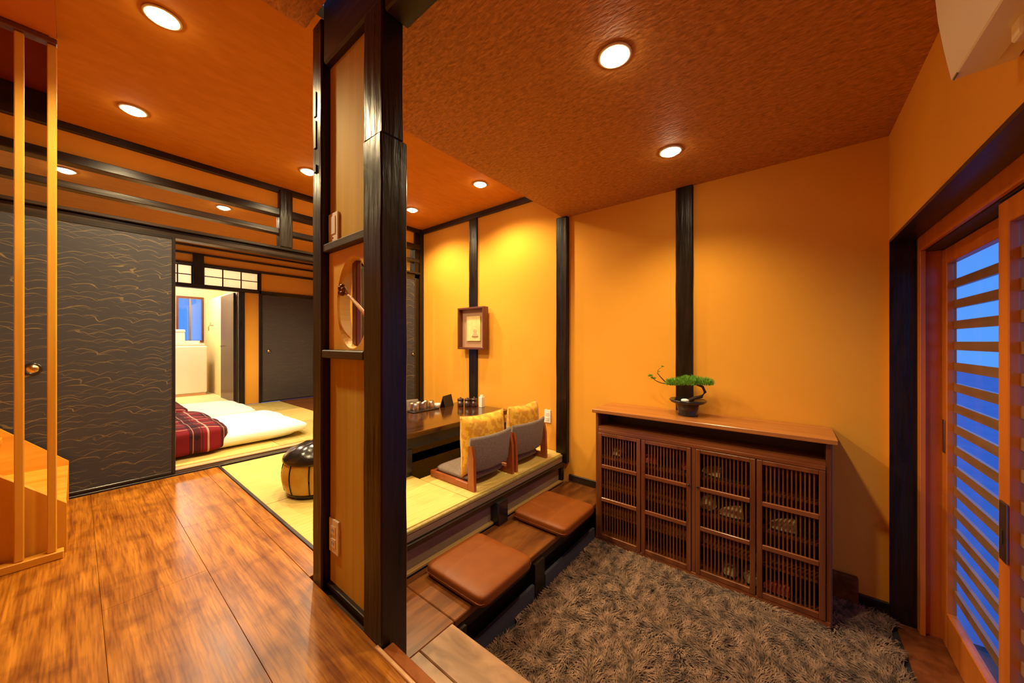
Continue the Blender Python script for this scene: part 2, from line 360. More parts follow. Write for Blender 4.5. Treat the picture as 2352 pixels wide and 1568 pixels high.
# tatami room floor with a sunken pit
PX0, PX1, PY0, PY1 = -2.74, -2.12, 1.58, 2.62
bm = nb()
bx(bm, -3.6, -1.6, 0.727, PY0, -0.12, -0.04); bx(bm, -3.6, -1.6, PY1, WY, -0.12, -0.04)
bx(bm, -3.6, PX0, PY0, PY1, -0.12, -0.04); bx(bm, PX1, -1.6, PY0, PY1, -0.12, -0.04)
ft = struct('floor', bm, 'subfloor', 'yellow green tatami floor of the room behind the black posts', 'floor')
def tat(x0, x1, y0, y1, par, z=0.0, m='tatami', nm='tatami_mat'):
    return obj(nm, box(x0 + 0.002, x1 - 0.002, y0 + 0.002, y1 - 0.002, z - 0.04, z, 0.004, 2), m, par)
tat(-3.57, -2.52, 0.727, 1.57, ft); tat(-2.52, -1.605, 0.727, 1.57, ft, m='tatami')
tat(-3.57, PX0, 1.57, WY, ft, m='tatami_olive')
tat(PX1, -1.605, 1.57, 2.62, ft, m='tatami'); tat(PX0, -1.605, PY1, WY - 0.005, ft)
bm = nb()
bx(bm, PX0 - 0.03, PX0, PY0, PY1, -0.45, -0.001); bx(bm, PX1, PX1 + 0.03, PY0, PY1, -0.45, -0.041)
bx(bm, PX0, PX1, PY0 - 0.03, PY0, -0.45, -0.041); bx(bm, PX0, PX1, PY1, PY1 + 0.03, -0.45, -0.041); bx(bm, PX0, PX1, PY0, PY1, -0.47, -0.45)
obj('pit_lining', bm, 'tatami_edge', ft)
obj('pit_edge', box(PX0 - 0.035, PX0 + 0.004, PY0, PY1, 0.0005, 0.012, 0.003), 'gold_strip', ft)
obj('edge_trim', box(-1.604, -1.580, 0.75, 2.70, -0.024, -0.003, 0.004), 'tatami_edge', ft)
obj('edge_board', box(-1.604, -1.584, 0.75, 2.70, -0.066, -0.025, 0.002), 'grey_board', ft)
obj('edge_beam', box(-1.60, -1.566, 0.75, 2.70, -0.102, -0.067, 0.004), 'black_wood_h', ft)
obj('riser_board', box(-1.62, -1.604, 0.75, 2.76, -0.30, -0.1025), 'grey_board', ft)
obj('riser_strip', box(-1.603, -1.575, 0.75, 2.72, -0.239, -0.222, 0.003), 'gold_strip', ft)
obj('stub_post', box(-1.60, -1.528, 1.77, 1.87, -0.239, -0.085, 0.008, 2), 'black_ceramic', ft)

# bedroom floor
BZ = 0.03
fb = struct('floor', box(FX, -3.73, -1.5, 2.1, -0.12, BZ - 0.045), 'subfloor', 'tatami floor of the bedroom under the white futons', 'floor')
for i, (a, b) in enumerate(((-6.58, -5.65), (-5.65, -4.70), (-4.70, -3.74))):
    for j, (c, d) in enumerate(((-1.5, 0.3), (0.3, 1.2), (1.2, 2.09))):
        tat(a, b, c, d, fb, BZ, 'tatami' if (i + j) % 2 else 'tatami_olive')
fe = struct('floor', box(FX, -3.73, 2.1, WY, -0.12, BZ - 0.02), 'subfloor', 'dark wooden floor strip behind the bedroom tatami', 'floor')
for a, b in ((2.1, 2.32), (2.32, 2.54), (2.54, 2.76)):
    obj('plank', box(FX + 0.01, -3.75, a + 0.002, b - 0.002, BZ - 0.02, BZ + 0.002, 0.002), 'bench_wood', fe)
# washroom floor
struct('floor', box(-9.0, FX - 0.09, 0.3, 1.56, -0.1, 0.07), 'cream_wall', 'pale raised floor of the washroom behind the bedroom', 'floor')
# entrance floor
struct('floor', box(-1.62, 0.75, 0.60, WY, -0.56, -0.485), 'dark_stone', 'dark sunken entrance floor around the shaggy rug', 'floor')

# ceilings ----------------------------------------------------------
bm = nb(); bx(bm, -3.7, -1.60, -0.055, WY, CZ, CZ + 0.06); bx(bm, -3.7, -2.675, -0.078, -0.055, CZ, CZ + 0.06)
struct('ceiling', bm, 'ceiling_paper', 'glowing orange papered ceiling over corridor and tatami room', 'ceiling')
struct('ceiling', box(-1.60, DX, 0.70, WY, GZ, CZ + 0.06), 'washi_ceiling', 'dark brown textured ceiling over the entrance', 'ceiling')
struct('ceiling', box(-1.585, DX, -1.5, 0.60, 2.31, CZ + 0.06), 'washi_ceiling', 'dark textured ceiling patch left of the black frame', 'ceiling')
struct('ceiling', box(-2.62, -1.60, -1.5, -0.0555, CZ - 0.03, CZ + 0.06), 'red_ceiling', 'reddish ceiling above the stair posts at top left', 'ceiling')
struct('ceiling', box(FX, -3.70, -1.5, WY, CZ, CZ + 0.06), 'ceiling_paper', 'orange ceiling of the bedroom seen through the slatted transom', 'ceiling')
struct('ceiling', box(-9.0, FX - 0.09, 0.3, 1.83, 2.35, 2.41), 'cream_wall', 'pale ceiling of the washroom', 'ceiling')
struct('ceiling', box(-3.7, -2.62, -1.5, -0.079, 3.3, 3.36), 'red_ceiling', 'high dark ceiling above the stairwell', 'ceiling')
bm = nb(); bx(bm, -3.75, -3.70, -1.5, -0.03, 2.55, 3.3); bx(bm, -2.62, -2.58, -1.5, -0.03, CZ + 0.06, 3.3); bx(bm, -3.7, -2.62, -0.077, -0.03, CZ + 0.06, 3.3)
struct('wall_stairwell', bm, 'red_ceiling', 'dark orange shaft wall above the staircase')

# long orange wall (wall_back) --------------------------------------
bm = nb(); bx(bm, FX - 0.05, 0.52, WY, WY + 0.1, -0.55, 2.5)
wb = struct('wall_back', bm, 'plaster', 'long bright orange plaster wall on the right with black posts')
for x0, x1, z0, z1, mm in ((-2.80, -2.685, 0.0, CZ - 0.03, 1), (-1.66, -1.548, -0.08, GZ, 2), (-0.655, -0.54, 0.42, GZ, 3)):
    obj('post', rough_post(x0, x1, WY - 0.028 if mm != 2 else WY - 0.045, WY + 0.02, z0, z1, 0.0025, mm), 'black_wood', wb)
obj('post', rough_post(-1.645, -1.575, 2.67, 2.715, -0.24, -0.075, 0.002, 8), 'black_wood', wb)
obj('corner_post', box(-3.70, -3.64, WY - 0.06, WY, 0, CZ), 'black_wood', wb)
obj('cornice', box(-3.65, -1.6, WY - 0.03, WY, CZ - 0.055, CZ, 0.003), 'black_wood_x', wb)
setp(struct('baseboard_back', box(-1.545, -1.14, WY - 0.015, WY, -0.236, -0.18, 0.003), 'black_wood_x', 'low black baseboard between step bench and slatted cabinet', 'baseboard'))
setp(struct('baseboard_back', box(0.30, 0.418, WY - 0.015, WY, -0.482, -0.415, 0.003), 'black_wood_x', 'low black baseboard in the corner by the entrance door', 'baseboard'))
setp(struct('baseboard_back', box(0.162, 0.298, WY - 0.04, WY, -0.482, -0.325, 0.004), 'bench_wood', 'taller dark wooden block at wall base right of the cabinet', 'baseboard'))

# wall with the entrance door --------------------------------------
DY0, DY1, DT = 1.02, 2.72, 1.545     # opening
bm = nb(); bx(bm, DX, DX + 0.1, -1.5, WY, DT, 2.5); bx(bm, DX, DX + 0.1, DY1, WY, -0.55, DT); bx(bm, DX, DX + 0.1, -1.5, DY0, -0.55, DT)
struct('wall_door', bm, 'plaster', 'orange plaster wall above the entrance door at far right')
bm = nb()
bx(bm, DX - 0.006, DX + 0.09, DY1 - 0.014, DY1 - 0.001, -0.52, DT - 0.002)
obj_t = struct('trim_1', bm, 'black_wood', 'dark wooden reveal lining the entrance doorway', 'trim')
obj('lining', box(DX - 0.006, DX + 0.09, DY0, DY1 - 0.015, DT - 0.016, DT - 0.001), 'black_wood_h', obj_t)
obj('lining', box(DX - 0.006, DX + 0.20, DY0 + 0.001, DY0 + 0.009, -0.52, DT - 0.017), 'black_wood', obj_t)

# entrance sliding doors
def frame_rect(bm, x0, x1, y0, y1, z0, z1, s, t, b, bev=0.004):
    bx(bm, x0, x1, y0, y0 + s, z0, z1, bev); bx(bm, x0, x1, y1 - s, y1, z0, z1, bev)
    bx(bm, x0, x1, y0 + s, y1 - s, z1 - t, z1, bev); bx(bm, x0, x1, y0 + s, y1 - s, z0, z0 + b, bev)
dj = struct('trim_2', box(0.512, 0.625, DY1 - 0.035, DY1 - 0.012, -0.50, 1.56, 0.003), 'door_wood', 'orange wooden frame around the sliding entrance doors', 'trim')
obj('head_board', box(0.512, 0.53, DY0, DY1 - 0.036, 1.46, 1.543, 0.003), 'door_wood', dj)
obj('head_filler', box(0.531, 0.68, DY0, DY1 - 0.036, 1.501, 1.62), 'subfloor', dj)
obj('track', box(0.531, 0.68, DY0, DY1 - 0.036, 1.455, 1.50), 'dark_slot', dj)
obj('jamb_cover', box(0.512, 0.532, DY1 - 0.062, DY1 - 0.036, -0.50, 1.459, 0.002), 'door_wood', dj)
obj('sill', box(0.43, 0.75, DY0, DY1 - 0.02, -0.52, -0.474, 0.004), 'cherry_v', dj)
def glass_door(name, x, y0, y1, label, slat=True):
    zt, zb = 1.452, -0.474
    bm = nb(); bx(bm, x, x + 0.032, y0, y0 + 0.068, zb, zt, 0.003)
    r = struct(name, bm, 'door_wood', label, 'door')
    obj('stile', box(x, x + 0.032, y1 - 0.068, y1, zb, zt, 0.003), 'door_wood', r)
    obj('rail', box(x, x + 0.032, y0 + 0.068, y1 - 0.068, zt - 0.075, zt, 0.003), 'door_wood', r)
    obj('rail', box(x, x + 0.032, y0 + 0.068, y1 - 0.068, zb, zb + 0.17, 0.003), 'door_wood', r)
    obj('pane', box(x + 0.019, x + 0.022, y0 + 0.069, y1 - 0.069, zb + 0.171, zt - 0.076), 'glass', r)
    n = 17; z0 = zb + 0.17; z1 = zt - 0.075; pit = (z1 - z0) / n
    for i in range(1, n):
        zc = z0 + pit * i
        obj('slat', box(x + 0.023, x + 0.036, y0 + 0.05, y1 - 0.05, zc - pit * 0.20, zc + pit * 0.20), 'slat_wood', r)
    return r
glass_door('door_1', 0.588, 1.83, 2.684, 'inner orange sliding door leaf with blue dusk between horizontal slats')
d2 = glass_door('door_2', 0.535, 1.03, 1.895, 'nearer orange sliding door leaf with recessed black lock at right edge')
obj('lock_plate', box(0.529, 0.535, 1.825, 1.872, 0.30, 0.49, 0.004, 2), 'steel', d2)
fp = [o for o in C.objects if o.name == 'door_1'][0]
obj('finger_pull', box(0.584, 0.588, 2.63, 2.665, 0.46, 0.62, 0.003), 'steel', fp)
obj('lock_keyhole', box(0.527, 0.529, 1.842, 1.855, 0.355, 0.40), 'dark_slot', d2)

# outside ground
struct('floor', box(0.76, 30, -25, 30, -0.7, -0.6), 'pavement', 'pale pavement outside in the dusk', 'ground')
struct('floor', box(-25, -9.6, -25, 30, -0.7, -0.6), 'pavement', 'pavement behind the house', 'ground')
# walls behind the camera
bm = nb(); bx(bm, -3.75, DX + 0.1, -1.6, -1.5, -0.55, 3.36)
struct('wall_front', bm, 'plaster', 'orange wall behind the camera')

# sliding-door wall (wall_left) --------------------------------------
lt = nb(); bx(lt, WX - 0.10, WX + 0.0, -1.5, WY - 0.06, 1.79, 1.844, 0.004)
wl = struct('wall_left', lt, 'black_wood_h', 'black post and beam transom wall above the dark sliding doors')
obj('lintel_ledge', box(WX - 0.12, WX + 0.025, -1.5, WY - 0.06, 1.845, 1.868, 0.004), 'black_wood_h', wl)
obj('rail', box(WX - 0.07, WX + 0.01, -0.6, WY - 0.06, 1.99, 2.035, 0.004), 'black_wood_h', wl)
obj('rail', box(WX - 0.07, WX + 0.02, -0.6, WY - 0.06, 2.155, 2.215, 0.004), 'black_wood_h', wl)
obj('top_beam', box(WX - 0.10, WX + 0.01, -0.077, WY - 0.06, 2.365, 2.414, 0.004), 'black_wood_h', wl)
obj('top_beam', box(WX - 0.10, WX + 0.01, -1.5, -0.078, 2.365, 2.56, 0.006), 'black_wood_h', wl)
obj('infill_panel', box(WX - 0.06, WX - 0.02, -1.5, WY - 0.06, 2.216, 2.364), 'plaster', wl)
obj('post', rough_post(WX - 0.06, WX + 0.03, 1.155, 1.262, 1.869, 2.39, 0.003, 4), 'black_wood', wl)
obj('post', rough_post(WX - 0.10, WX + 0.02, -0.48, -0.355, 0, 2.365, 0.003, 5), 'black_wood', wl)
obj('post', box(WX - 0.10, WX + 0.0, WY - 0.13, WY - 0.061, 0, 2.364, 0.004), 'black_wood', wl)
obj('wall_infill', box(WX - 0.06, WX - 0.0, -1.5, -0.481, 0, 1.789), 'plaster', wl)
obj('sill', box(WX - 0.11, WX + 0.06, -0.35, WY - 0.13, -0.03, 0.010, 0.003), 'black_wood_h', wl)
obj('sill_strip', box(WX - 0.115, WX - 0.03, 0.462, WY - 0.13, 0.0102, 0.022, 0.003), 'cane', wl)
def fusuma(name, x, y0, y1, z0, z1, label, m='fusuma', hy=None, hz=0.835, far=False, hr=0.034):
    bm = nb(); bx(bm, x - 0.012, x + 0.012, y0 + 0.018, y1 - 0.018, z0 + 0.018, z1 - 0.018)
    r = struct(name, bm, m, label, 'sliding door')
    f = 0.020
    obj('frame_stile', box(x - 0.016, x + 0.016, y0, y0 + f, z0, z1, 0.003), 'black_ceramic', r)
    obj('frame_stile', box(x - 0.016, x + 0.016, y1 - f, y1, z0, z1, 0.003), 'black_ceramic', r)
    obj('frame_rail', box(x - 0.016, x + 0.016, y0 + f, y1 - f, z1 - f, z1, 0.003), 'black_ceramic', r)
    obj('frame_rail', box(x - 0.016, x + 0.016, y0 + f, y1 - f, z0, z0 + f, 0.003), 'black_ceramic', r)
    if hy is not None:
        h = nb(); lathe(h, [(0, 0.003), (hr * 0.72, 0.003), (hr * 0.8, 0.006), (hr, 0.007), (hr * 1.1, 0.0)], 28)
        o = obj('handle', h, 'black_ceramic', r, True); o.rotation_euler = (0, PI / 2, 0); o.location = (x + 0.013, hy, hz)
        h = nb(); lathe(h, [(0, 0.0055), (hr * 0.74, 0.0045), (hr * 0.76, 0.002)], 28)
        o = obj('handle_cup', h, 'brass', r, True); o.rotation_euler = (0, PI / 2, 0); o.location = (x + 0.0135, hy, hz)
    return r
fusuma('door_5', WX + 0.02, -0.335, 0.468, 0.012, 1.788, 'large dark fusuma panel with gold wave lines at left', hy=-0.165, hz=0.835)
fusuma('door_6', WX + 0.02, 1.93, 2.628, 0.012, 1.788, 'narrow dark sliding panel glimpsed right of the black post', hy=2.585, hz=0.85, hr=0.018)

# far bedroom wall ----------------------------------------------------
bm = nb(); bx(bm, FX - 0.09, FX, 1.62, 1.815, BZ, 1.765); bx(bm, FX - 0.09, FX, -1.5, 2.76, 2.09, CZ + 0.05)
bx(bm, FX - 0.09, FX, 1.845, 2.70, 1.80, 2.09); bx(bm, FX - 0.09, FX - 0.05, 1.83, 2.76, BZ, 1.8)
bx(bm, FX - 0.09, FX, -1.5, 0.5, BZ, 2.09)
wf = struct('wall_far', bm, 'plaster', 'orange bedroom wall with shoji transom behind the futons')
obj('lintel', box(FX - 0.07, FX + 0.03, 0.5, WY - 0.02, 1.765, 1.81, 0.004), 'black_wood_h', wf)
obj('rail', box(FX - 0.02, FX + 0.03, -0.6, WY - 0.02, 2.09, 2.125, 0.004), 'black_wood_h', wf)
obj('rail', box(FX - 0.02, FX + 0.03, -0.6, WY - 0.02, 2.235, 2.262, 0.004), 'black_wood_h', wf)
obj('rail', box(FX - 0.02, FX + 0.03, -0.6, WY - 0.02, 2.345, 2.37, 0.004), 'black_wood_h', wf)
obj('post', box(FX - 0.08, FX + 0.035, 1.55, 1.625, BZ, 1.768, 0.004), 'black_wood', wf)
obj('post', box(FX - 0.08, FX + 0.045, 1.03, 1.145, 1.805, 2.25, 0.004), 'black_wood', wf)
obj('post', box(FX - 0.02, FX + 0.03, 1.812, 1.842, BZ, 2.09, 0.003), 'black_wood', wf)
obj('post', box(FX - 0.02, FX + 0.03, WY - 0.06, WY - 0.01, BZ, 2.09, 0.003), 'black_wood', wf)
fusuma('door_7', FX + 0.005, 1.843, 2.68, BZ + 0.004, 1.764, 'greyish brown sliding door on the far bedroom wall', 'fusuma_far', hy=1.945, hz=0.85, hr=0.03)
# shoji transom
def shoji_win(name, y0, y1, n, label):
    z0, z1 = 1.812, 2.088
    r = struct(name, box(FX - 0.03, FX - 0.027, y0 + 0.002, y1 - 0.002, z0 + 0.002, z1 - 0.002), 'shoji', label, 'window')
    bm = nb(); frame_rect(bm, FX - 0.025, FX, y0, y1, z0, z1, 0.014, 0.014, 0.014, 0.002)
    obj('window_frame', bm, 'black_wood', r)
    for i in range(1, n):
        y = y0 + (y1 - y0) * i / n
        obj('muntin', box(FX - 0.024, FX - 0.008, y - 0.007, y + 0.007, z0 + 0.014, z1 - 0.014), 'black_wood', r)
    obj('muntin', box(FX - 0.023, FX - 0.006, y0 + 0.014, y1 - 0.014, (z0 + z1) / 2 - 0.006, (z0 + z1) / 2 + 0.006), 'black_wood_h', r)
shoji_win('window_1', 0.72, 1.03, 2, 'short glowing paper transom left of the small black post')
shoji_win('window_2', 1.145, 1.812, 3, 'long glowing paper transom of three bays above the washroom opening')
# washroom
bm = nb(); bx(bm, -9.0, FX - 0.09, 1.565, 1.62, 0.0, 1.80); bx(bm, -9.0, FX - 0.09, 1.83, 1.87, 1.80, 2.41); bx(bm, -9.0, FX - 0.09, 1.62, 1.83, 1.76, 1.80)  # unseen upper part set back, shaped so lamp light reaches every shoji bay
struct('wall_washroom', bm, 'cream_wall', 'pale washroom side wall right of the washing machine')
bm = nb(); bx(bm, -9.05, -9.0, 0.3, 1.19, 0.0, 2.41); bx(bm, -9.05, -9.0, 1.56, 1.87, 1.76, 2.41); bx(bm, -9.05, -9.0, 1.19, 1.56, 0, 1.02); bx(bm, -9.05, -9.0, 1.19, 1.56, 1.83, 2.41)
struct('wall_washroom_rear', bm, 'cream_wall', 'pale washroom rear wall around the blue window')
bm = nb(); bx(bm, -9.0, FX - 0.09, 0.25, 0.3, 0.0, 2.41)
struct('wall_washroom_left', bm, 'cream_wall', 'hidden left wall of the washroom')
bm = nb(); frame_rect(bm, -9.0, -8.97, 1.17, 1.562, 1.0, 1.87, 0.03, 0.035, 0.03, 0.003)
wn = struct('window_3', bm, 'frame_wood', 'small blue washroom window in a brown frame', 'window')
obj('pane', box(-9.02, -9.015, 1.20, 1.532, 1.03, 1.835), 'glass', wn)
obj('mullion', box(-9.01, -8.98, 1.35, 1.378, 1.03, 1.835), 'steel', wn)
# open brown door
dr = struct('door_8', box(-7.46, -6.71, 1.515, 1.548, 0.05, 1.76, 0.003), 'brown_door', 'open brown door standing beside the washroom opening', 'door')
obj('door_handle', tube(nb(), [(-7.36, 1.512, 0.93), (-7.36, 1.49, 0.93), (-7.28, 1.485, 0.93)], 0.009), 'steel', dr)
bm = nb(); bx(bm, FX - 0.09, FX + 0.0, 0.5, 1.55, 0.0, 0.06, 0.004)
struct('trim_3', bm, 'cane', 'pale wooden threshold below the washing machine', 'trim')

# ================================================================== PARTITION (black posts and olive panels)
YF, YB = 0.62, 0.72
pw = struct('wall_partition', rough_post(-1.155, -1.04, YF, YB, -0.24, 1.688, 0.003, 11, 0.005), 'black_wood', 'black timber frame partition with olive panels in the middle')
obj('post', rough_post(-1.567, -1.483, YF, YB, -0.02, 2.315, 0.003, 12, 0.006), 'black_wood', pw)
obj('post', rough_post(-1.155, -1.042, YF + 0.002, YB - 0.015, 1.69, 2.13, 0.003, 14, 0.004), 'black_wood', pw)
obj('top_beam', box(-1.482, DX, YF + 0.006, YB + 0.0, 2.125, CZ, 0.008), 'black_wood_x', pw)
obj('under_beam', box(-1.04, DX, YF + 0.01, YB + 0.0, 2.083, 2.124, 0.006), 'black_wood_x', pw)
obj('peg', box(-1.585, -1.568, YF + 0.01, YF + 0.04, 2.22, 2.25, 0.004), 'black_wood_x', pw)
obj('olive_panel', box(-1.482, -1.156, YF + 0.035, YF + 0.06, 1.40, 2.124), 'olive_panel', pw, )
obj('olive_panel', box(-1.482, -1.156, YF + 0.035, YF + 0.06, 0.02, 0.935), 'olive_panel', pw)
obj('panel_rail', box(-1.482, -1.156, YF + 0.005, YF + 0.07, 1.362, 1.395, 0.004), 'black_wood_x', pw)
obj('panel_rail', box(-1.482, -1.156, YF + 0.00, YF + 0.07, 0.936, 0.968, 0.004), 'black_wood_x', pw)
obj('base_rail', box(-1.482, -1.156, YF + 0.02, YF + 0.08, 0.0, 0.019, 0.004, 2), 'black_wood_x', pw)
# mortise marks in the left post
for z0, z1 in ((1.93, 2.03), (1.80, 1.91), (1.70, 1.73)):
    obj('mortise', box(-1.545, -1.525, YF - 0.005, YF + 0.001, z0, z1), 'dark_slot', pw)
# round window panel
bm = nb()
N = 48; cx, cz, RX, RZ = -1.290, 1.150, 0.118, 0.170; X0, X1, Z0, Z1 = -1.481, -1.157, 0.969, 1.361
def ray_rect(a):
    c, s = math.cos(a), math.sin(a)
    t = 1e9
    if c > 1e-9: t = min(t, (X1 - cx) / c)
    if c < -1e-9: t = min(t, (X0 - cx) / c)
    if s > 1e-9: t = min(t, (Z1 - cz) / s)
    if s < -1e-9: t = min(t, (Z0 - cz) / s)
    return cx + c * t, cz + s * t
angs = sorted([2 * PI * i / N for i in range(N)] + [math.atan2(z - cz, x - cx) % (2 * PI) for x in (X0, X1) for z in (Z0, Z1)])
yA, yB = YF + 0.03, YB - 0.02
rows = []
for a in angs:
    ox, oz = ray_rect(a)
    rows.append([bm.verts.new(p) for p in ((ox, yA, oz), (cx + RX * 1.03 * math.cos(a), yA, cz + RZ * 1.03 * math.sin(a)), (cx + RX * math.cos(a), yA + 0.008, cz + RZ * math.sin(a)),
                                           (cx + RX * math.cos(a), yB, cz + RZ * math.sin(a)), (ox, yB, oz))])
for i in range(len(rows)):
    a, b = rows[i], rows[(i + 1) % len(rows)]
    for q in range(5): bm.faces.new((a[q], a[(q + 1) % 5], b[(q + 1) % 5], b[q]))
bmesh.ops.recalc_face_normals(bm, faces=bm.faces[:])
rp = obj('round_window_panel', bm, 'gold_panel', pw); rp['label'] = 'golden board with an oval opening'
obj('window_bar', box(-1.345, -1.310, YF + 0.056, YF + 0.078, 0.985, 1.316, 0.004), 'frame_wood', pw)
bm = nb(); tube(bm, [(-1.41, YF + 0.045, 1.205), (-1.33, YF + 0.042, 1.175), (-1.25, YF + 0.045, 1.12), (-1.17, YF + 0.05, 1.05)], 0.004, 0.009)
tube(bm, [(-1.35, YF + 0.044, 1.182), (-1.37, YF + 0.04, 1.215), (-1.395, YF + 0.04, 1.23)], 0.004)
obj('branch', bm, 'cane', pw, True)
bm = nb()
for a in range(5):
    an = a * 2 * PI / 5
    bmesh.ops.create_uvsphere(bm, u_segments=8, v_segments=6, radius=0.011, matrix=Matrix.Translation((-1.385 + 0.014 * math.cos(an), YF + 0.036, 1.205 + 0.014 * math.sin(an))))
obj('blossom', bm, 'frame_wood', pw, True)

# threshold where the corridor floor ends
struct('trim_4', box(-1.035, DX, 0.621, 0.66, -0.25, 0.003, 0.004), 'nosing', 'orange wooden nosing at the corridor edge beside the black post', 'trim')
struct('trim_5', box(-1.06, DX, 0.608, 0.620, -0.02, 0.006, 0.002), 'cane', 'thin pale metal strip along the corridor edge at bottom centre', 'trim')

# wall plates
def plate(name, label, cat, x0, x1, y, z0, z1, kind):
    t = thing(name, label, cat, ((x0 + x1) / 2, y, (z0 + z1) / 2))
    w2, h2 = (x1 - x0) / 2, (z1 - z0) / 2
    obj('cover', box(-w2, w2, -0.009, 0, -h2, h2, 0.003, 2), 'white_plastic', t)
    if kind == 'switch':
        obj('rocker', box(-w2 * 0.6, w2 * 0.6, -0.0115, -0.0091, -h2 * 0.45, h2 * 0.75, 0.001), 'white_plastic', t)
        obj('indicator', box(-0.004, 0.004, -0.0105, -0.0091, -h2 * 0.72, -h2 * 0.66), 'dark_slot', t)
    else:
        for i in (-1, 1):
            so = obj('socket', box(-w2 * 0.5, w2 * 0.5, -0.0115, -0.0091, i * h2 * 0.38 - h2 * 0.26, i * h2 * 0.38 + h2 * 0.26, 0.001), 'white_plastic', t)
            for s in (-1, 1): obj('slot', box(s * 0.007 - 0.0012, s * 0.007 + 0.0012, -0.0122, -0.0116, i * h2 * 0.38 - 0.006, i * h2 * 0.38 + 0.006), 'dark_slot', so)
plate('light_switch', 'white wall switch plate on the upper olive panel', 'switch', -1.480, -1.400, YF + 0.035, 1.40, 1.52, 'switch')
plate('wall_outlet', 'white outlet plate on the lower olive panel near the floor', 'outlet', -1.474, -1.396, YF + 0.035, 0.15, 0.285, 'outlet')
plate('wall_outlet', 'small white outlet on the orange wall behind the floor chairs', 'outlet', -1.81, -1.74, WY, 0.245, 0.365, 'outlet')

# ================================================================== DOWNLIGHTS
def downlight(x, y, z, label, grp, power, col=LAMP, cone=150, blend=0.6):
    t = thing('downlight', label, 'ceiling light', (x, y, z), 0, grp)
    obj('trim_ring', lathe(nb(), [(0.050, -0.0005), (0.062, -0.001), (0.064, -0.006), (0.056, -0.009), (0.048, -0.006)], 28), 'cream_plastic', t, True)
    obj('diffuser', lathe(nb(), [(0.049, -0.004), (0.046, -0.012), (0.034, -0.020), (0.018, -0.025), (0, -0.027)], 28), 'lamp_glow', t, True)
    L = bpy.data.lights.new('downlight_beam', 'SPOT'); L.energy = power; L.color = col; L.spot_size = math.radians(cone); L.spot_blend = blend; L.shadow_soft_size = 0.045
    o = bpy.data.objects.new('downlight_beam', L); C.objects.link(o); o.parent = t; o.location = (0, 0, -0.05)
    return t
G1, G2, G3 = 'downlights in the corridor and tatami room ceiling', 'downlights in the entrance ceiling', 'downlights in the bedroom ceiling'
downlight(-2.134, 0.235, CZ, 'largest round downlight at top left of the orange ceiling', G1, P_MAIN)
downlight(-3.13, 0.218, CZ, 'second downlight below the largest one at upper left', G1, P_MAIN)
downlight(-3.122, 1.202, CZ, 'downlight half hidden by the left edge of the black partition', G1, P_MAIN)
downlight(-2.15, 1.21, CZ, 'downlight hidden behind the black partition post', G1, P_MAIN)
downlight(-2.169, 2.259, CZ, 'downlight above the low table nearer the dark ceiling step', G1, P_MAIN)
downlight(-3.157, 2.244, CZ, 'downlight just right of the black post in the tatami room', G1, P_MAIN)
downlight(-0.535, 1.312, GZ, 'larger downlight in the dark textured entrance ceiling', G2, P_GENKAN, LAMP, 130, 0.95)
downlight(-0.548, 2.175, GZ, 'smaller downlight above the slatted cabinet', G2, P_GENKAN, LAMP, 130, 0.95)
downlight(-4.66, -0.055, CZ, 'bedroom downlight seen between the rails beside the pale posts', G3, P_BED, (1.0, 0.84, 0.58))
downlight(-4.655, 0.97, CZ, 'bedroom downlight seen between the rails left of the short post', G3, P_BED, (1.0, 0.84, 0.58))
downlight(-4.66, 2.0, CZ, 'bedroom downlight hidden behind the partition', G3, P_BED, (1.0, 0.84, 0.58))
# washroom ceiling lamp
t = thing('ceiling_lamp', 'round white washroom ceiling lamp', 'ceiling light', (-7.75, 0.95, 2.35))
obj('base_plate', lathe(nb(), [(0, 0), (0.15, 0), (0.15, -0.02), (0, -0.02)], 28), 'white_plastic', t)
obj('dome', lathe(nb(), [(0.14, -0.02), (0.13, -0.06), (0.08, -0.09), (0, -0.10)], 28), emis('bath_glow', (1, 0.9, 0.75), 4), t, True)
L = bpy.data.lights.new('lamp_light', 'POINT'); L.energy = P_BATH; L.color = (1.0, 0.90, 0.74); L.shadow_soft_size = 0.1
o = bpy.data.objects.new('lamp_light', L); C.objects.link(o); o.parent = t; o.location = (0, 0, -0.2)

# ================================================================== STAIRCASE
st = thing('staircase', 'pale pine staircase with slanted stringers at lower left', 'stairs', (-3.1, -0.3, 0))
def loc(bm, o): # world -> local
    for v in bm.verts: v.co -= o.location
    return bm
ZS, SL = 0.232, 0.90
def stringer(x0, x1, ze, s, yend=-0.028):
    pts = [(yend, 0.0), (yend, ze), (-1.3, ze + (-yend + 1.3) * s), (-1.3, ze + (-yend + 1.3) * s - 1.0), (-0.55, 0.0)]
    return quadprism(nb(), pts, 'x', x0, x1)
obj('stringer', loc(stringer(-2.735, -2.695, 0.232, 0.95), st), 'pine', st)
obj('stringer', loc(stringer(-3.585, -3.56, 0.245, 0.98), st), 'pine_h', st)
for i in range(5):
    y = -0.030 - 0.235 * i; z = 0.225 * (i + 1)
    obj('tread', loc(box(-3.559, -2.736, y - 0.25, y, z - 0.03, z, 0.003), st), 'pine_h', st)
    obj('riser', loc(box(-3.559, -2.736, y - 0.03, y - 0.012, z - 0.225 + (0.001 if i else 0), z - 0.031), st), 'pine', st)
by = [(-0.055, -0.082), (-0.143, -0.169), (-0.232, -0.259), (-0.32, -0.347), (-0.41, -0.437), (-0.50, -0.527)]
bl = thing('stair_screen', 'pale pine posts rising from floor to ceiling before the staircase', 'railing', (-2.65, -0.3, 0))
for a, b in by:
    obj('baluster', loc(box(-2.668, -2.638, b, a, 0.036, CZ - 0.056, 0.003), bl), 'pine', bl)
obj('bottom_rail', loc(box(-2.675, -2.628, -1.2, -0.035, 0.0, 0.035, 0.003), bl), 'pine_h', bl)
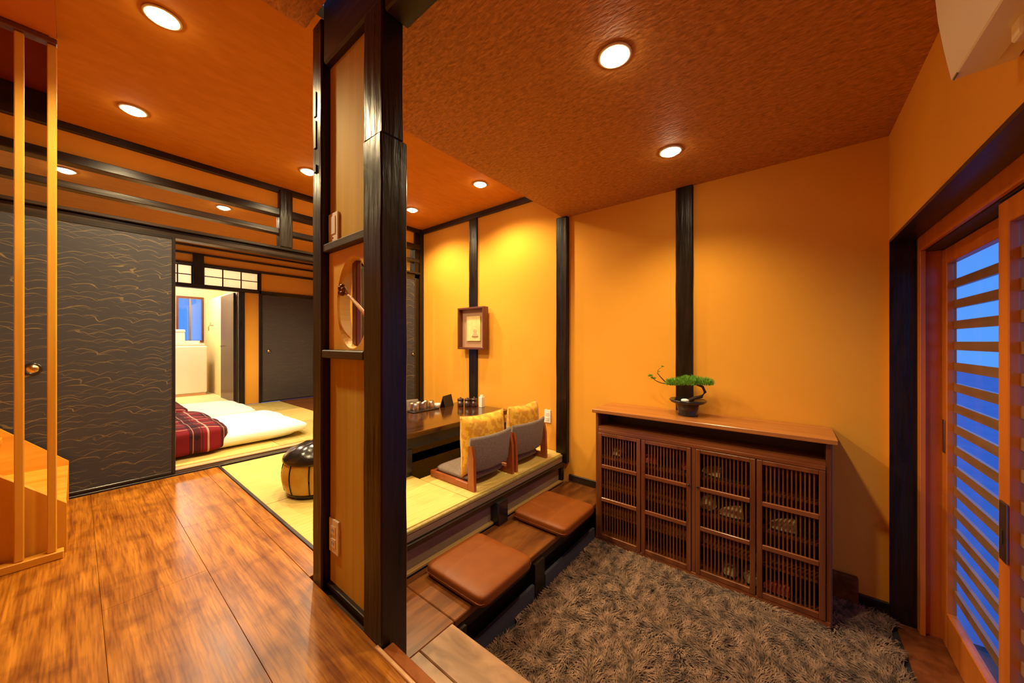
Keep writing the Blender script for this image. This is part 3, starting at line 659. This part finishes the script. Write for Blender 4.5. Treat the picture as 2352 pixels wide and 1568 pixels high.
obj('top_rail', loc(box(-2.672, -2.622, -1.2, -0.054, CZ - 0.055, CZ - 0.031, 0.003), bl), 'frame_wood', bl)

# ================================================================== ENTRANCE STEP (bench) AND LANDING
SB = -0.24
eb = thing('step_bench', 'low dark glossy wooden step bench carrying two brown cushions', 'step', (-1.37, 1.8, -0.48))
for a, b in ((0.73, 1.05), (1.05, 1.62), (1.62, 2.18), (2.18, 2.735)):
    obj('plank', loc(box(-1.568, -1.165, a + 0.001, b - 0.001, SB - 0.035, SB, 0.004), eb), 'bench_wood', eb)
obj('apron', loc(box(-1.19, -1.176, 1.05, 2.73, SB - 0.085, SB - 0.036), eb), 'black_wood_h', eb)
obj('kick_board', loc(box(-1.215, -1.20, 1.05, 2.73, -0.484, SB - 0.087), eb), 'black_wood_h', eb)
obj('front_board', loc(box(-1.156, -1.138, 1.075, 1.63, -0.484, -0.385), eb), 'blue_lit_board', eb)
obj('front_board', loc(box(-1.156, -1.138, 1.745, 2.41, -0.484, -0.385), eb), 'blue_lit_board', eb)
for a, b in ((1.03, 1.10), (1.64, 1.74), (2.62, 2.72)):
    obj('support_post', loc(box(-1.199, -1.14 if a < 2.5 else -1.15, a, b, -0.484, SB - 0.037 if a > 1.2 else SB - 0.037), eb), 'black_wood', eb)
la = thing('entry_landing', 'worn light brown wooden landing step at bottom centre', 'step', (-0.4, 0.85, -0.48))
for a, b in ((0.661, 0.86), (0.86, 1.035)):
    obj('plank', loc(box(-1.163, 0.41, a + 0.001, b - 0.001, SB - 0.03, SB + 0.003, 0.004), la), 'landing_wood', la)
obj('riser', loc(box(-1.13, 0.41, 1.00, 1.02, -0.484, SB - 0.031), la), 'black_wood_x', la)

def seat_cushion(y0, y1, label):
    t = thing('seat_cushion', label, 'cushion', (-1.305, (y0 + y1) / 2, SB + 0.001), 0, 'brown seat cushions on the step bench')
    h = (y1 - y0) / 2
    obj('cover', soft_box(-0.21, 0.212, -h, h, 0, 0.078, 12, 14, ez=5.0), 'brown_vinyl', t, True)
    pts = [(-0.2, -h + 0.012), (0.195, -h + 0.012), (0.195, h - 0.012), (-0.2, h - 0.012)]
    bm = nb(); tube(bm, [(-0.203, -h + 0.02, 0.031), (-0.2, -h + 0.006, 0.031), (-0.185, -h + 0.001, 0.031), (0.18, -h + 0.001, 0.031), (0.196, -h + 0.006, 0.031), (0.204, -h + 0.02, 0.031), (0.204, h - 0.02, 0.031), (0.196, h - 0.006, 0.031), (0.18, h - 0.001, 0.031), (-0.185, h - 0.001, 0.031), (-0.2, h - 0.006, 0.031), (-0.206, h - 0.02, 0.031), (-0.203, -h + 0.02, 0.031)], 0.003)
    obj('seam', bm, 'brown_vinyl', t, True)
seat_cushion(1.152, 1.56, 'square brown seat cushion on the bench nearer the black post')
seat_cushion(1.90, 2.335, 'square brown seat cushion on the bench beside the cabinet')

# ================================================================== RUG
rg = thing('shaggy_rug', 'dark greyish brown shaggy rug on the sunken entrance floor', 'rug', (-0.35, 1.75, -0.485))
bm = nb(); bx(bm, -1.11, 0.40, 1.04, 2.41, -0.484, -0.478); bx(bm, 0.175, 0.40, 2.41, 2.70, -0.484, -0.478)
obj('backing', loc(bm, rg), 'rug', rg)
verts = []; faces = []
from mathutils import noise as mno
R_ = random.random
def rug_ok(x, y): return not (x < 0.17 and y > 2.425)
cnt = 0
while cnt < 62000:
    x = -1.115 + 1.52 * R_(); y = 1.03 + 1.67 * R_()
    if not rug_ok(x, y): continue
    a = 1.5 * PI * mno.noise(Vector((x * 7, y * 7, 0))) + (R_() - 0.5) * 1.8 + 2.4
    L_ = 0.028 + 0.034 * R_(); wd = 0.0016 + 0.0016 * R_()
    dx, dy = math.cos(a), math.sin(a); px, py = -dy * wd, dx * wd
    z0 = -0.4795; h = 0.010 + 0.016 * R_()
    i = len(verts)
    o_ = rg.location
    verts += [(x - px - o_.x, y - py - o_.y, z0 - o_.z), (x + px - o_.x, y + py - o_.y, z0 - o_.z),
              (x + dx * L_ * 0.45 + px - o_.x, y + dy * L_ * 0.45 + py - o_.y, z0 + h * 0.85 - o_.z), (x + dx * L_ * 0.45 - px - o_.x, y + dy * L_ * 0.45 - py - o_.y, z0 + h * 0.85 - o_.z),
              (x + dx * L_ - o_.x, y + dy * L_ - o_.y, z0 + h - o_.z)]
    faces += [(i, i + 1, i + 2, i + 3), (i + 3, i + 2, i + 4)]
    cnt += 1
me = bpy.data.meshes.new('pile'); me.from_pydata(verts, [], faces); me.materials.append(M['rug'])
o = bpy.data.objects.new('pile', me); C.objects.link(o); o.parent = rg; o['kind'] = 'stuff'

# ================================================================== SHOE CABINET
CYF = 2.42
cb = thing('shoe_cabinet', 'reddish brown slatted shoe cabinet against the orange wall', 'cabinet', (-0.485, 2.58, -0.482))
bm = nb()
bx(bm, -1.133, -1.113, CYF, WY - 0.01, -0.478, 0.475, 0.002); bx(bm, 0.145, 0.165, CYF, WY - 0.01, -0.478, 0.475, 0.002)
bx(bm, -1.113, 0.145, WY - 0.02, WY - 0.01, -0.478, 0.475)
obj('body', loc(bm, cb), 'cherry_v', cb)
obj('side_panel', loc(box(0.1652, 0.170, CYF + 0.012, WY - 0.012, -0.47, 0.47), cb), 'grey_board', cb)
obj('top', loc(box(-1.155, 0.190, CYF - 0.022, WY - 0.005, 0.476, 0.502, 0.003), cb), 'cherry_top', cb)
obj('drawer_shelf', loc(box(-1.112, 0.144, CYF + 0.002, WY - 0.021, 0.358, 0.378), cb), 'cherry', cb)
obj('plinth', loc(box(-1.133, 0.163, CYF - 0.004, WY - 0.02, -0.4815, -0.4785 + 0.035, 0.002), cb), 'cherry', cb)
obj('slot_back', loc(box(-1.112, 0.144, 2.60, 2.61, 0.379, 0.475), cb), 'black_wood_x', cb)
obj('centre_stile', loc(box(-0.486, -0.464, CYF - 0.002, CYF + 0.02, -0.443, 0.357, 0.002), cb), 'cherry_v', cb)
SH = (0.145, -0.075, -0.27)
for z in SH: obj('shelf', loc(box(-1.112, 0.144, CYF + 0.04, WY - 0.021, z - 0.014, z), cb), 'cherry', cb)
for zc in (0.352,): obj('face_rail', loc(box(-1.112, 0.144, CYF - 0.004, CYF + 0.016, 0.334, 0.3575, 0.002), cb), 'cherry', cb)
for (x0, x1) in ((-1.111, -0.803), (-0.797, -0.488), (-0.462, -0.155), (-0.149, 0.143)):
    zb, zt = -0.442, 0.332
    bm = nb(); s = 0.026
    bx(bm, x0, x0 + s, CYF - 0.008, CYF + 0.012, zb, zt, 0.002); bx(bm, x1 - s, x1, CYF - 0.008, CYF + 0.012, zb, zt, 0.002)
    bx(bm, x0 + s, x1 - s, CYF - 0.007, CYF + 0.012, zt - 0.024, zt, 0.002); bx(bm, x0 + s, x1 - s, CYF - 0.007, CYF + 0.012, zb, zb + 0.03, 0.002)
    dd = obj('door', loc(bm, cb), 'cherry_v', cb)
    for zc in (0.088, -0.155):
        obj('mid_rail', loc(box(x0 + s, x1 - s, CYF - 0.009, CYF + 0.004, zc - 0.013, zc + 0.013, 0.002), cb), 'cherry', dd)
    n = 13
    for i in range(1, n):
        xc = x0 + s + (x1 - x0 - 2 * s) * i / n
        obj('slat', loc(box(xc - 0.0035, xc + 0.0035, CYF + 0.0045, CYF + 0.011, zb + 0.03, zt - 0.024), cb), 'cherry_v', dd)
    if x0 in (-0.797, -0.462):
        kx = x1 - 0.012 if x0 == -0.797 else x0 + 0.012
        h = lathe(nb(), [(0, 0.012), (0.006, 0.011), (0.007, 0.006), (0.004, 0)], 12)
        o = obj('knob', h, 'black_ceramic', dd, True); o.rotation_euler = (PI / 2, 0, 0); o.location = Vector((kx, CYF - 0.008, 0.10)) - cb.location

# slippers inside
def slipper(m, label, loc_, rz, s=1.0, grp=None):
    t = thing('slipper', label, 'slipper', loc_, rz, grp)
    bm = nb()
    def outline(k, y): # width
        return 0.042 * (1 - 0.18 * math.sin((y + 0.1) * 18)) * k
    sole = []
    n = 20
    for i in range(n):
        a = 2 * PI * i / n
        x = 0.046 * math.cos(a) * (1 + 0.12 * math.sin(a)); y = 0.125 * math.sin(a)
        sole.append((x * s, y * s))
    quadprism(bm, sole, 'z', 0, 0.014)
    obj('sole', bm, 'dark_slot', t)
    bm = nb(); r = []
    for j in range(8):
        f = j / 7; y = (0.0 + 0.118 * math.sin(f * PI / 2)) * s
        wv = 0.046 * math.sqrt(max(0.02, 1 - (y / (0.126 * s)) ** 2)) * (1 + 0.1 * f) * s; h = 0.016 + (0.050 * (1 - f ** 1.6) + 0.006) * s
        r.append([bm.verts.new((wv * math.cos(PI * q / 10), y, 0.0145 + (h - 0.0145) * math.sin(PI * q / 10) ** 0.8)) for q in range(11)])
    for a_, b_ in zip(r, r[1:]):
        for q in range(10): bm.faces.new((a_[q], a_[q + 1], b_[q + 1], b_[q]))
    bmesh.ops.solidify(bm, geom=bm.faces[:], thickness=0.004)
    bmesh.ops.recalc_face_normals(bm, faces=bm.faces[:])
    obj('upper', bm, m, t, True)
    return t
S2 = 'slippers on the cabinet shelves'
for i, (x, z, m, l, rz) in enumerate((
    (-1.02, 0.1455, 'beige_slipper', 'beige slipper on top shelf of the leftmost cabinet door', 0.1),
    (-0.725, 0.1455, 'red_slipper', 'left red slipper behind the second cabinet door from left', PI / 2 + 0.2),
    (-0.54, 0.1455, 'red_slipper', 'right red slipper behind the second cabinet door from left', 0.15),
    (-0.33, 0.1455, 'beige_slipper', 'beige slipper on top shelf behind the third cabinet door', PI / 2 - 0.2),
    (-0.23, -0.0745, 'beige_slipper', 'beige slipper on middle shelf behind the third cabinet door', PI / 2 + 0.3),
    (-0.415, -0.0745, 'beige_slipper', 'left beige slipper on middle shelf behind third cabinet door', 0.0),
    (0.02, -0.0745, 'beige_slipper', 'beige slipper on middle shelf behind the rightmost cabinet door', PI / 2 + 0.25),
    (-0.185, -0.443, 'beige_slipper', 'beige slipper at bottom beside the red one in the cabinet', 0.1),
    (-0.005, -0.443, 'red_slipper', 'red slipper at bottom of the rightmost cabinet door', PI / 2 + 0.1),
    (-0.29, -0.443, 'beige_slipper', 'beige slipper at bottom right behind the third cabinet door', 0.0))):
    if abs(rz) < 0.5: yy = 2.60; rz += PI
    else: yy = 2.53
    slipper(m, l, (x, yy, z), rz, 1.0, S2)

# ================================================================== BONSAI
bo = thing('bonsai', 'small black pot with a green bonsai pine on the cabinet top', 'plant', (-0.545, 2.60, 0.502))
obj('pot', lathe(nb(), [(0, 0), (0.062, 0), (0.066, 0.012), (0.060, 0.02), (0.070, 0.075), (0.105, 0.088), (0.116, 0.102), (0.112, 0.108), (0.085, 0.100), (0.0, 0.096)], 32), 'black_ceramic', bo, True)
bm = nb(); tube(bm, [(0.0, 0, 0.095), (0.04, 0.0, 0.12), (0.085, 0, 0.135), (0.105, 0, 0.165), (0.09, 0, 0.20), (0.05, 0, 0.215), (0.0, 0, 0.215)], 0.012, 0.007, 8)
obj('trunk', bm, 'bark', bo, True)
bm = nb(); tube(bm, [(0.0, 0, 0.215), (-0.10, -0.01, 0.20), (-0.17, -0.01, 0.207), (-0.205, -0.01, 0.22), (-0.24, -0.01, 0.245)], 0.005, 0.002)
tube(bm, [(-0.13, -0.01, 0.205), (-0.17, -0.01, 0.245), (-0.195, -0.01, 0.275), (-0.19, -0.01, 0.29)], 0.004, 0.002)
tube(bm, [(-0.195, -0.01, 0.275), (-0.19, -0.01, 0.30), (-0.165, -0.01, 0.32)], 0.0015, 0.001)
obj('branch', bm, 'bark', bo, True)
bm = nb(); rr = random.Random(3)
def needles(cx_, cy_, cz_, rx, ry, rz_, n, L0):
    for _ in range(n):
        while True:
            a, b, c = rr.uniform(-1, 1), rr.uniform(-1, 1), rr.uniform(-0.3, 1)
            if a * a + b * b + c * c <= 1: break
        p = Vector((cx_ + a * rx, cy_ + b * ry, cz_ + c * rz_))
        d = Vector((a * 0.6 + rr.uniform(-.5, .5), b * 0.6 + rr.uniform(-.5, .5), 0.7 + rr.uniform(-.3, .5))).normalized() * L0
        s_ = d.cross(Vector((rr.uniform(-1, 1), rr.uniform(-1, 1), 0.2))).normalized() * 0.0016
        v = [bm.verts.new(p - s_), bm.verts.new(p + s_), bm.verts.new(p + d)]
        bm.faces.new(v)
for (a, b, c) in ((-0.10, 0.0, 0.205), (-0.055, -0.02, 0.212), (-0.01, 0.0, 0.222), (0.03, 0.02, 0.225), (0.07, 0.0, 0.222), (0.115, -0.01, 0.222), (0.02, -0.04, 0.215)):
    needles(a, b, c + 0.004 * (1 if abs(a) < 0.05 else 0), 0.040, 0.045, 0.034, 700, 0.022)
o = obj('foliage', bm, 'pine_green', bo); o['kind'] = 'stuff'
bm = nb()
for (a, b, c) in ((-0.225, -0.01, 0.235), (-0.245, -0.01, 0.25)): needles(a, b, c, 0.016, 0.012, 0.010, 90, 0.012)
needles(-0.162, -0.01, 0.322, 0.010, 0.01, 0.006, 40, 0.008); needles(-0.185, -0.01, 0.285, 0.006, 0.01, 0.006, 20, 0.007)
o = obj('twig_leaves', bm, 'pine_green', bo); o['kind'] = 'stuff'
obj('pebble', soft_box(-0.03, 0.02, -0.075, -0.035, 0.095, 0.118, 2.2, 6), 'stone_white', bo, True)

# ================================================================== AIR CONDITIONER
ac = thing('air_conditioner', 'cream wall-mounted air conditioner at top right corner', 'air conditioner', (DX, 0.98, 1.66))
prof = [(-0.005, 0.004), (-0.102, 0.0), (-0.114, 0.08), (-0.124, 0.16), (-0.129, 0.23), (-0.12, 0.27), (-0.005, 0.285)]
obj('casing', quadprism(nb(), prof, 'y', -0.40, 0.40), 'cream_plastic', ac)
obj('louver', box(-0.103, -0.040, -0.36, 0.36, -0.006, -0.001, 0.002), 'cream_plastic', ac)
obj('louver_gap', box(-0.0995, -0.0985, -0.397, 0.397, -0.0035, 0.002), 'dark_slot', ac)
obj('panel_groove', box(-0.1295, -0.122, -0.40, 0.27, 0.166, 0.178), 'gold_strip', ac)
obj('pipe_cover', box(-0.06, -0.002, 0.20, 0.24, -0.04, 0.003, 0.004), 'cream_plastic', ac)

# ================================================================== PICTURE
pf = thing('picture_frame', 'brown shadow box frame with small golden paper artwork on the wall post', 'picture', (-2.70, WY - 0.03, 0.92))
def fr(bm, x0, x1, z0, z1, y0, y1, s):
    bx(bm, x0, x0 + s, y0, y1, z0, z1, 0.003); bx(bm, x1 - s, x1, y0, y1, z0, z1, 0.003)
    bx(bm, x0 + s, x1 - s, y0, y1, z1 - s, z1, 0.003); bx(bm, x0 + s, x1 - s, y0, y1, z0, z0 + s, 0.003)
bm = nb(); fr(bm, -0.20, 0.20, 0.0, 0.455, -0.075, 0.0, 0.022); obj('frame', bm, 'frame_wood', pf)
obj('mount', box(-0.178, 0.178, -0.018, -0.012, 0.022, 0.433), 'mat_board', pf)
bm = nb(); bx(bm, -0.10, 0.105, -0.030, -0.0185, 0.09, 0.36, 0.002); obj('artwork', bm, 'paper', pf)
bm = nb(); lathe(bm, [(0, 0), (0.05, 0.004), (0.045, 0.02), (0.022, 0.05), (0.03, 0.07), (0.018, 0.09), (0, 0.10)], 12, 0.03, -0.03, 0.13)
for v in bm.verts: v.co.y = -0.0305 + (v.co.y + 0.03) * 0.12
obj('figure', bm, 'cane', pf, True)

# ================================================================== LOW TABLE AND THINGS ON IT
tb = thing('low_table', 'low glossy dark brown table over the sunken pit', 'table', (-2.53, 2.07, 0))
obj('table_top', loc(box(-2.90, -2.165, 1.42, 2.68, 0.29, 0.332, 0.008, 3), tb), 'table_wood', tb)
obj('apron', loc(box(-2.86, -2.20, 1.47, 2.64, 0.205, 0.289, 0.004), tb), 'black_ceramic', tb)
for x, y in ((-2.24, 1.53), (-2.85, 1.53), (-2.24, 2.66), (-2.85, 2.66)):
    obj('leg', loc(box(x - 0.035, x + 0.035, y - 0.04, y + 0.04 if y < 2 else y + 0.015, 0.001, 0.204, 0.004), tb), 'black_ceramic', tb)
TZ = 0.3325
tr = thing('serving_tray', 'dark tray under the cluster of upturned glasses', 'tray', (-2.83, 2.13, TZ))
obj('base', soft_box(-0.055, 0.09, -0.16, 0.16, 0, 0.010, 6, 8), 'black_ceramic', tr, True)
def gob(x, y, label, s=1.0, z=TZ + 0.0105):
    t = thing('drinking_glass', label, 'glass', (x, y, z), 0, 'upturned glasses on the tray')
    obj('bowl', lathe(nb(), [(0.030 * s, 0), (0.032 * s, 0.02 * s), (0.027 * s, 0.06 * s), (0.022 * s, 0.075 * s), (0, 0.077 * s), (0, 0.073 * s), (0.020 * s, 0.071 * s), (0.028 * s, 0.02 * s), (0.028 * s, 0)], 16), 'clear_glass', t, True)
names = ['clear upturned glass at the near left of the tray', 'clear upturned glass at the near middle of the tray', 'clear upturned glass at the near right of the tray', 'clear upturned glass at the rear left of the tray', 'clear upturned glass at the rear middle of the tray', 'clear upturned glass at the rear right of the tray']
for i, (x, y) in enumerate(((0.045, -0.105), (0.045, -0.02), (0.045, 0.075), (-0.018, -0.11), (-0.018, -0.035), (-0.018, 0.05))):
    gob(-2.83 + x, 2.13 + y, names[i])
cup = thing('tea_cup', 'small white tea cup at the right end of the tray', 'cup', (-2.77, 2.265, TZ + 0.0))
obj('bowl', lathe(nb(), [(0, 0), (0.018, 0), (0.03, 0.03), (0.032, 0.05), (0.029, 0.05), (0.0, 0.01)], 16), 'white_plastic', cup, True)
mn = thing('menu_stand', 'black open card stand leaning behind the glasses', 'card', (-2.80, 2.40, TZ), 0.35)
a = nb(); quadprism(a, [(-0.02, 0), (-0.014, 0), (0.02, 0.115), (0.014, 0.115)], 'y', -0.085, 0.085); obj('front_card', a, 'black_card', mn)
a = nb(); quadprism(a, [(0.048, 0), (0.042, 0), (0.0145, 0.112), (0.0205, 0.112)], 'y', -0.085, 0.085); obj('back_card', a, 'black_card', mn)
for i, (x, y, l) in enumerate(((-2.66, 2.48, 'left'), (-2.60, 2.52, 'middle'), (-2.55, 2.565, 'right'))):
    t = thing('tea_canister', 'small dark canister, %s one of the three on the table' % l, 'canister', (x, y, TZ), 0, 'dark canisters on the low table')
    obj('body', lathe(nb(), [(0, 0), (0.029, 0), (0.031, 0.004), (0.031, 0.062), (0, 0.062)], 20), 'canister', t, True)
    obj('lid', lathe(nb(), [(0, 0.0625), (0.033, 0.0625), (0.033, 0.080), (0.026, 0.086), (0, 0.088)], 20), 'canister', t, True)
    obj('knob', lathe(nb(), [(0, 0.088), (0.006, 0.088), (0.009, 0.097), (0, 0.101)], 12), 'steel', t, True)
t = thing('napkin_holder', 'white upright napkin holder beside the dark canisters', 'holder', (-2.475, 2.60, TZ))
obj('case', box(-0.022, 0.022, -0.022, 0.022, 0, 0.105, 0.004, 2), 'white_plastic', t); obj('napkin', box(-0.015, 0.015, -0.012, 0.012, 0.105, 0.122, 0.003), 'white_cotton', t)

# ================================================================== FLOOR CHAIRS
def zaisu(y0, y1, label):
    t = thing('floor_chair', label, 'chair', (-1.87, (y0 + y1) / 2, 0), 0, 'legless chairs at the low table')
    h = (y1 - y0) / 2
    for s in (-1, 1):
        ys_ = s * (h - 0.014)
        p = quadprism(nb(), [(0.175, 0.0), (0.232, 0.0), (0.225, 0.22), (0.208, 0.30), (0.178, 0.30), (0.172, 0.2)], 'y', ys_ - 0.012, ys_ + 0.012)
        obj('back_post', p, 'chair_wood', t)
        obj('side_rail', box(-0.225, 0.1745, ys_ - 0.012, ys_ + 0.012, 0.001, 0.048, 0.004), 'chair_wood', t)
    obj('front_rail', box(-0.225, -0.20, -h + 0.027, h - 0.027, 0.005, 0.045, 0.003), 'chair_wood', t)
    obj('seat_cushion', soft_box(-0.215, 0.165, -h + 0.028, h - 0.028, 0.028, 0.088, 7, 10, ez=3), 'grey_fabric', t, True)
    bm = nb(); n = 16; rings = []
    for i in range(n + 1):
        f = i / n; yy = -h + 0.004 + f * 2 * (h - 0.004); b = 0.045 * (1 - (2 * f - 1) ** 2)
        th = 0.030 if 0 < i < n else 0.020
        ring = []
        for (dx, z) in ((-1, .125), (-1, .22), (-0.95, .335), (-0.5, .352), (0.5, .354), (1, .335), (1, .22), (1, .125), (0.5, .112), (-0.5, .112)):
            ring.append(bm.verts.new((0.176 + b + dx * th / 2 + (z - .2) * 0.12, yy, z)))
        rings.append(ring)
    for a_, b_ in zip(rings, rings[1:]):
        for q in range(10): bm.faces.new((a_[q], a_[(q + 1) % 10], b_[(q + 1) % 10], b_[q]))
    bm.faces.new(rings[0]); bm.faces.new(rings[-1][::-1]); bmesh.ops.recalc_face_normals(bm, faces=bm.faces[:])
    obj('backrest', bm, 'grey_fabric', t, True)
zaisu(1.645, 2.082, 'grey legless floor chair nearer the black post')
zaisu(2.10, 2.545, 'grey legless floor chair nearer the orange wall')
zc = thing('floor_chair', 'grey legless floor chair across the table behind the yellow cushion', 'chair', (-3.10, 2.20, 0), PI, 'legless chairs at the low table')
for ch in list([o for o in C.objects if o.name == 'floor_chair'][0].children):
    d = ch.copy(); C.objects.link(d); d.parent = zc

# throw pillows
def pillow(loc_, rot, label, s=1.0):
    t = thing('throw_pillow', label, 'cushion', loc_, 0, 'golden pillows on the floor chairs'); t.rotation_euler = rot
    bm = nb(); bmesh.ops.create_cube(bm, size=2.0); bmesh.ops.subdivide_edges(bm, edges=bm.edges[:], cuts=16, use_grid_fill=True)
    for v in bm.verts:
        x, y, z = v.co
        k = max(0.0, (1 - x * x) * (1 - y * y)) ** 0.42
        pin = 1 - 0.10 * (1 - max(abs(x), abs(y)) ** 8 * 0) * (abs(x) * abs(y) < 2) * 0
        sx = x * (1 - 0.07 * (1 - y * y)); sy = y * (1 - 0.07 * (1 - x * x))
        v.co = Vector((sx * 0.205 * s, sy * 0.205 * s, (z * (0.006 + 0.080 * k ** 0.8)) * s))
    disp(bm, 0.006, 8, len(label))
    obj('cover', bm, 'gold_fabric', t, True)
    bm = nb(); q = 0.205 * s; pts = []
    for i in range(4):
        for f in range(9):
            u = -1 + 2 * f / 9; inn = 1 - 0.07 * (1 - u * u)
            pts.append([(u, -inn), (inn, u), (-u, inn), (-inn, -u)][i])
    tube(bm, [(a * q, b * q, 0) for a, b in pts + pts[:1]], 0.0028)
    obj('piping', bm, 'gold_fabric_side', t, True)
pillow((-1.765, 1.87, 0.275), (PI / 2 - 0.02, 0, PI / 2 - 0.08), 'golden patterned pillow leaning on the nearer floor chair')
pillow((-1.765, 2.36, 0.275), (PI / 2, 0.0, PI / 2 + 0.06), 'golden patterned pillow leaning on the farther floor chair')

# ================================================================== POUF
po = thing('leather_pouf', 'round ochre leather pouf with glossy black top', 'pouf', (-2.52, 1.03, 0))
R0 = 0.205
def prof_r(z): return R0 * (0.86 + 0.14 * math.sin(PI * min(1, max(0, z / 0.27)))) 
obj('base', lathe(nb(), [(0, 0), (R0 * 0.84, 0), (R0 * 0.88, 0.012), (R0 * 0.9, 0.032), (0, 0.032)], 48), 'black_leather', po, True)
n = 10
for i in range(n):
    bm = nb(); A0 = 2 * PI * i / n + 0.02; A1 = 2 * PI * (i + 1) / n - 0.02; rings = []
    for j in range(9):
        z = 0.0325 + 0.195 * j / 8; row = []
        for q in range(9):
            a = A0 + (A1 - A0) * q / 8; bul = 0.010 * math.sin(PI * q / 8) * math.sin(PI * j / 8)
            r_ = prof_r(z) + bul; row.append(bm.verts.new((r_ * math.cos(a), r_ * math.sin(a), z)))
        rings.append(row)
    for a_, b_ in zip(rings, rings[1:]):
        for q in range(8): bm.faces.new((a_[q], a_[q + 1], b_[q + 1], b_[q]))
    bmesh.ops.recalc_face_normals(bm, faces=bm.faces[:])
    obj('side_panel', bm, 'ochre_leather', po, True)
    am = 2 * PI * i / n
    obj('seam', tube(nb(), [((prof_r(0.0325 + 0.195 * j / 8) + 0.001) * math.cos(am), (prof_r(0.0325 + 0.195 * j / 8) + 0.001) * math.sin(am), 0.0325 + 0.195 * j / 8) for j in range(9)], 0.0045), 'black_leather', po, True)
obj('inner', lathe(nb(), [(prof_r(0.0325 + 0.195 * j / 8) - 0.004, 0.0325 + 0.195 * j / 8) for j in range(9)], 40), 'black_leather', po, True)
bm = lathe(nb(), [(R0 * 0.955, 0.215), (R0 * 1.0, 0.228), (R0 * 0.98, 0.245), (R0 * 0.80, 0.285), (R0 * 0.5, 0.312), (R0 * 0.2, 0.32), (0.02, 0.318), (0, 0.322)], 48)
for v in bm.verts:
    a = math.atan2(v.co.y, v.co.x); rr_ = v.co.to_2d().length
    v.co.z += 0.006 * abs(math.sin(a * n / 2)) * min(1, rr_ / 0.1) * (1 if v.co.z > 0.24 else 0)
obj('top', bm, 'black_leather', po, True)

# ================================================================== FUTONS
def futon(x0, x1, y0, y1, label, seed):
    t = thing('futon', label, 'bed', ((x0 + x1) / 2, (y0 + y1) / 2, BZ + 0.001), 0, 'white futons on the bedroom tatami')
    hx, hy = (x1 - x0) / 2, (y1 - y0) / 2
    obj('mattress', soft_box(-hx + 0.04, hx - 0.06, -hy, hy - 0.10, 0, 0.07, 12, 20, ez=3.5), 'white_cotton', t, True)
    obj('duvet', soft_box(-hx, hx, -hy + 0.3, hy, 0.004, 0.165, 11, 30, amp=0.016, f=5, seed=seed, ez=3.0), 'white_cotton', t, True)
    return t
def blanket(x0, x1, y0, y1, z0, z1, label, seed):
    t = thing('plaid_blanket', label, 'blanket', ((x0 + x1) / 2, (y0 + y1) / 2, z0), 0, 'folded plaid blankets on the futons')
    hx, hy = (x1 - x0) / 2, (y1 - y0) / 2
    obj('blanket_body', soft_box(-hx, hx, -hy, hy, 0, z1 - z0, 9, 22, amp=0.012, f=6, seed=seed, ez=7), 'plaid', t, True)
futon(-5.06, -3.92, -0.55, 1.54, 'white futon nearest the tatami room with plaid blanket', 2)
futon(-6.35, -5.22, -0.55, 1.44, 'white futon farther back near the washroom', 5)
blanket(-5.09, -3.87, -0.5, 0.87, BZ + 0.012, BZ + 0.24, 'red and black plaid blanket on the nearest futon', 1)
blanket(-6.36, -5.19, -0.5, 0.80, BZ + 0.012, BZ + 0.24, 'red and black plaid blanket on the farther futon', 4)

# ================================================================== WASHING MACHINE
wm = thing('washing_machine', 'white top-loading washing machine in the bright washroom', 'washing machine', (-8.35, 1.15, 0.071))
obj('cabinet_body', box(-0.30, 0.30, -0.30, 0.30, 0.04, 0.86, 0.03, 4), 'white_plastic', wm, True)
obj('foot_panel', box(-0.28, 0.29, -0.28, 0.28, 0.0, 0.039), 'cane', wm)
obj('lid', box(-0.28, 0.285, -0.27, 0.27, 0.861, 0.90, 0.012, 3), 'white_plastic', wm)
obj('control_panel', box(-0.29, -0.16, -0.28, 0.28, 0.901, 0.95, 0.012, 2), 'white_plastic', wm)
bs = thing('laundry_box', 'white rounded box standing on the washing machine', 'box', (-8.30, 1.03, 0.973))
obj('container', box(-0.12, 0.12, -0.15, 0.15, 0, 0.19, 0.02, 3), 'white_plastic', bs, True); obj('lid', box(-0.125, 0.125, -0.155, 0.155, 0.191, 0.24, 0.02, 3), 'white_plastic', bs, True)
tp = thing('wall_tap', 'small metal tap pipe on the washroom side wall', 'tap', (-8.2, 1.562, 1.30))
obj('pipe', tube(nb(), [(0, 0, 0), (0, -0.05, 0), (0.01, -0.07, -0.015), (0.01, -0.07, -0.10)], 0.008), 'steel', tp, True)
obj('spout_handle', tube(nb(), [(0, -0.045, 0.0), (0, -0.045, 0.04), (0.04, -0.045, 0.045)], 0.006), 'steel', tp, True)
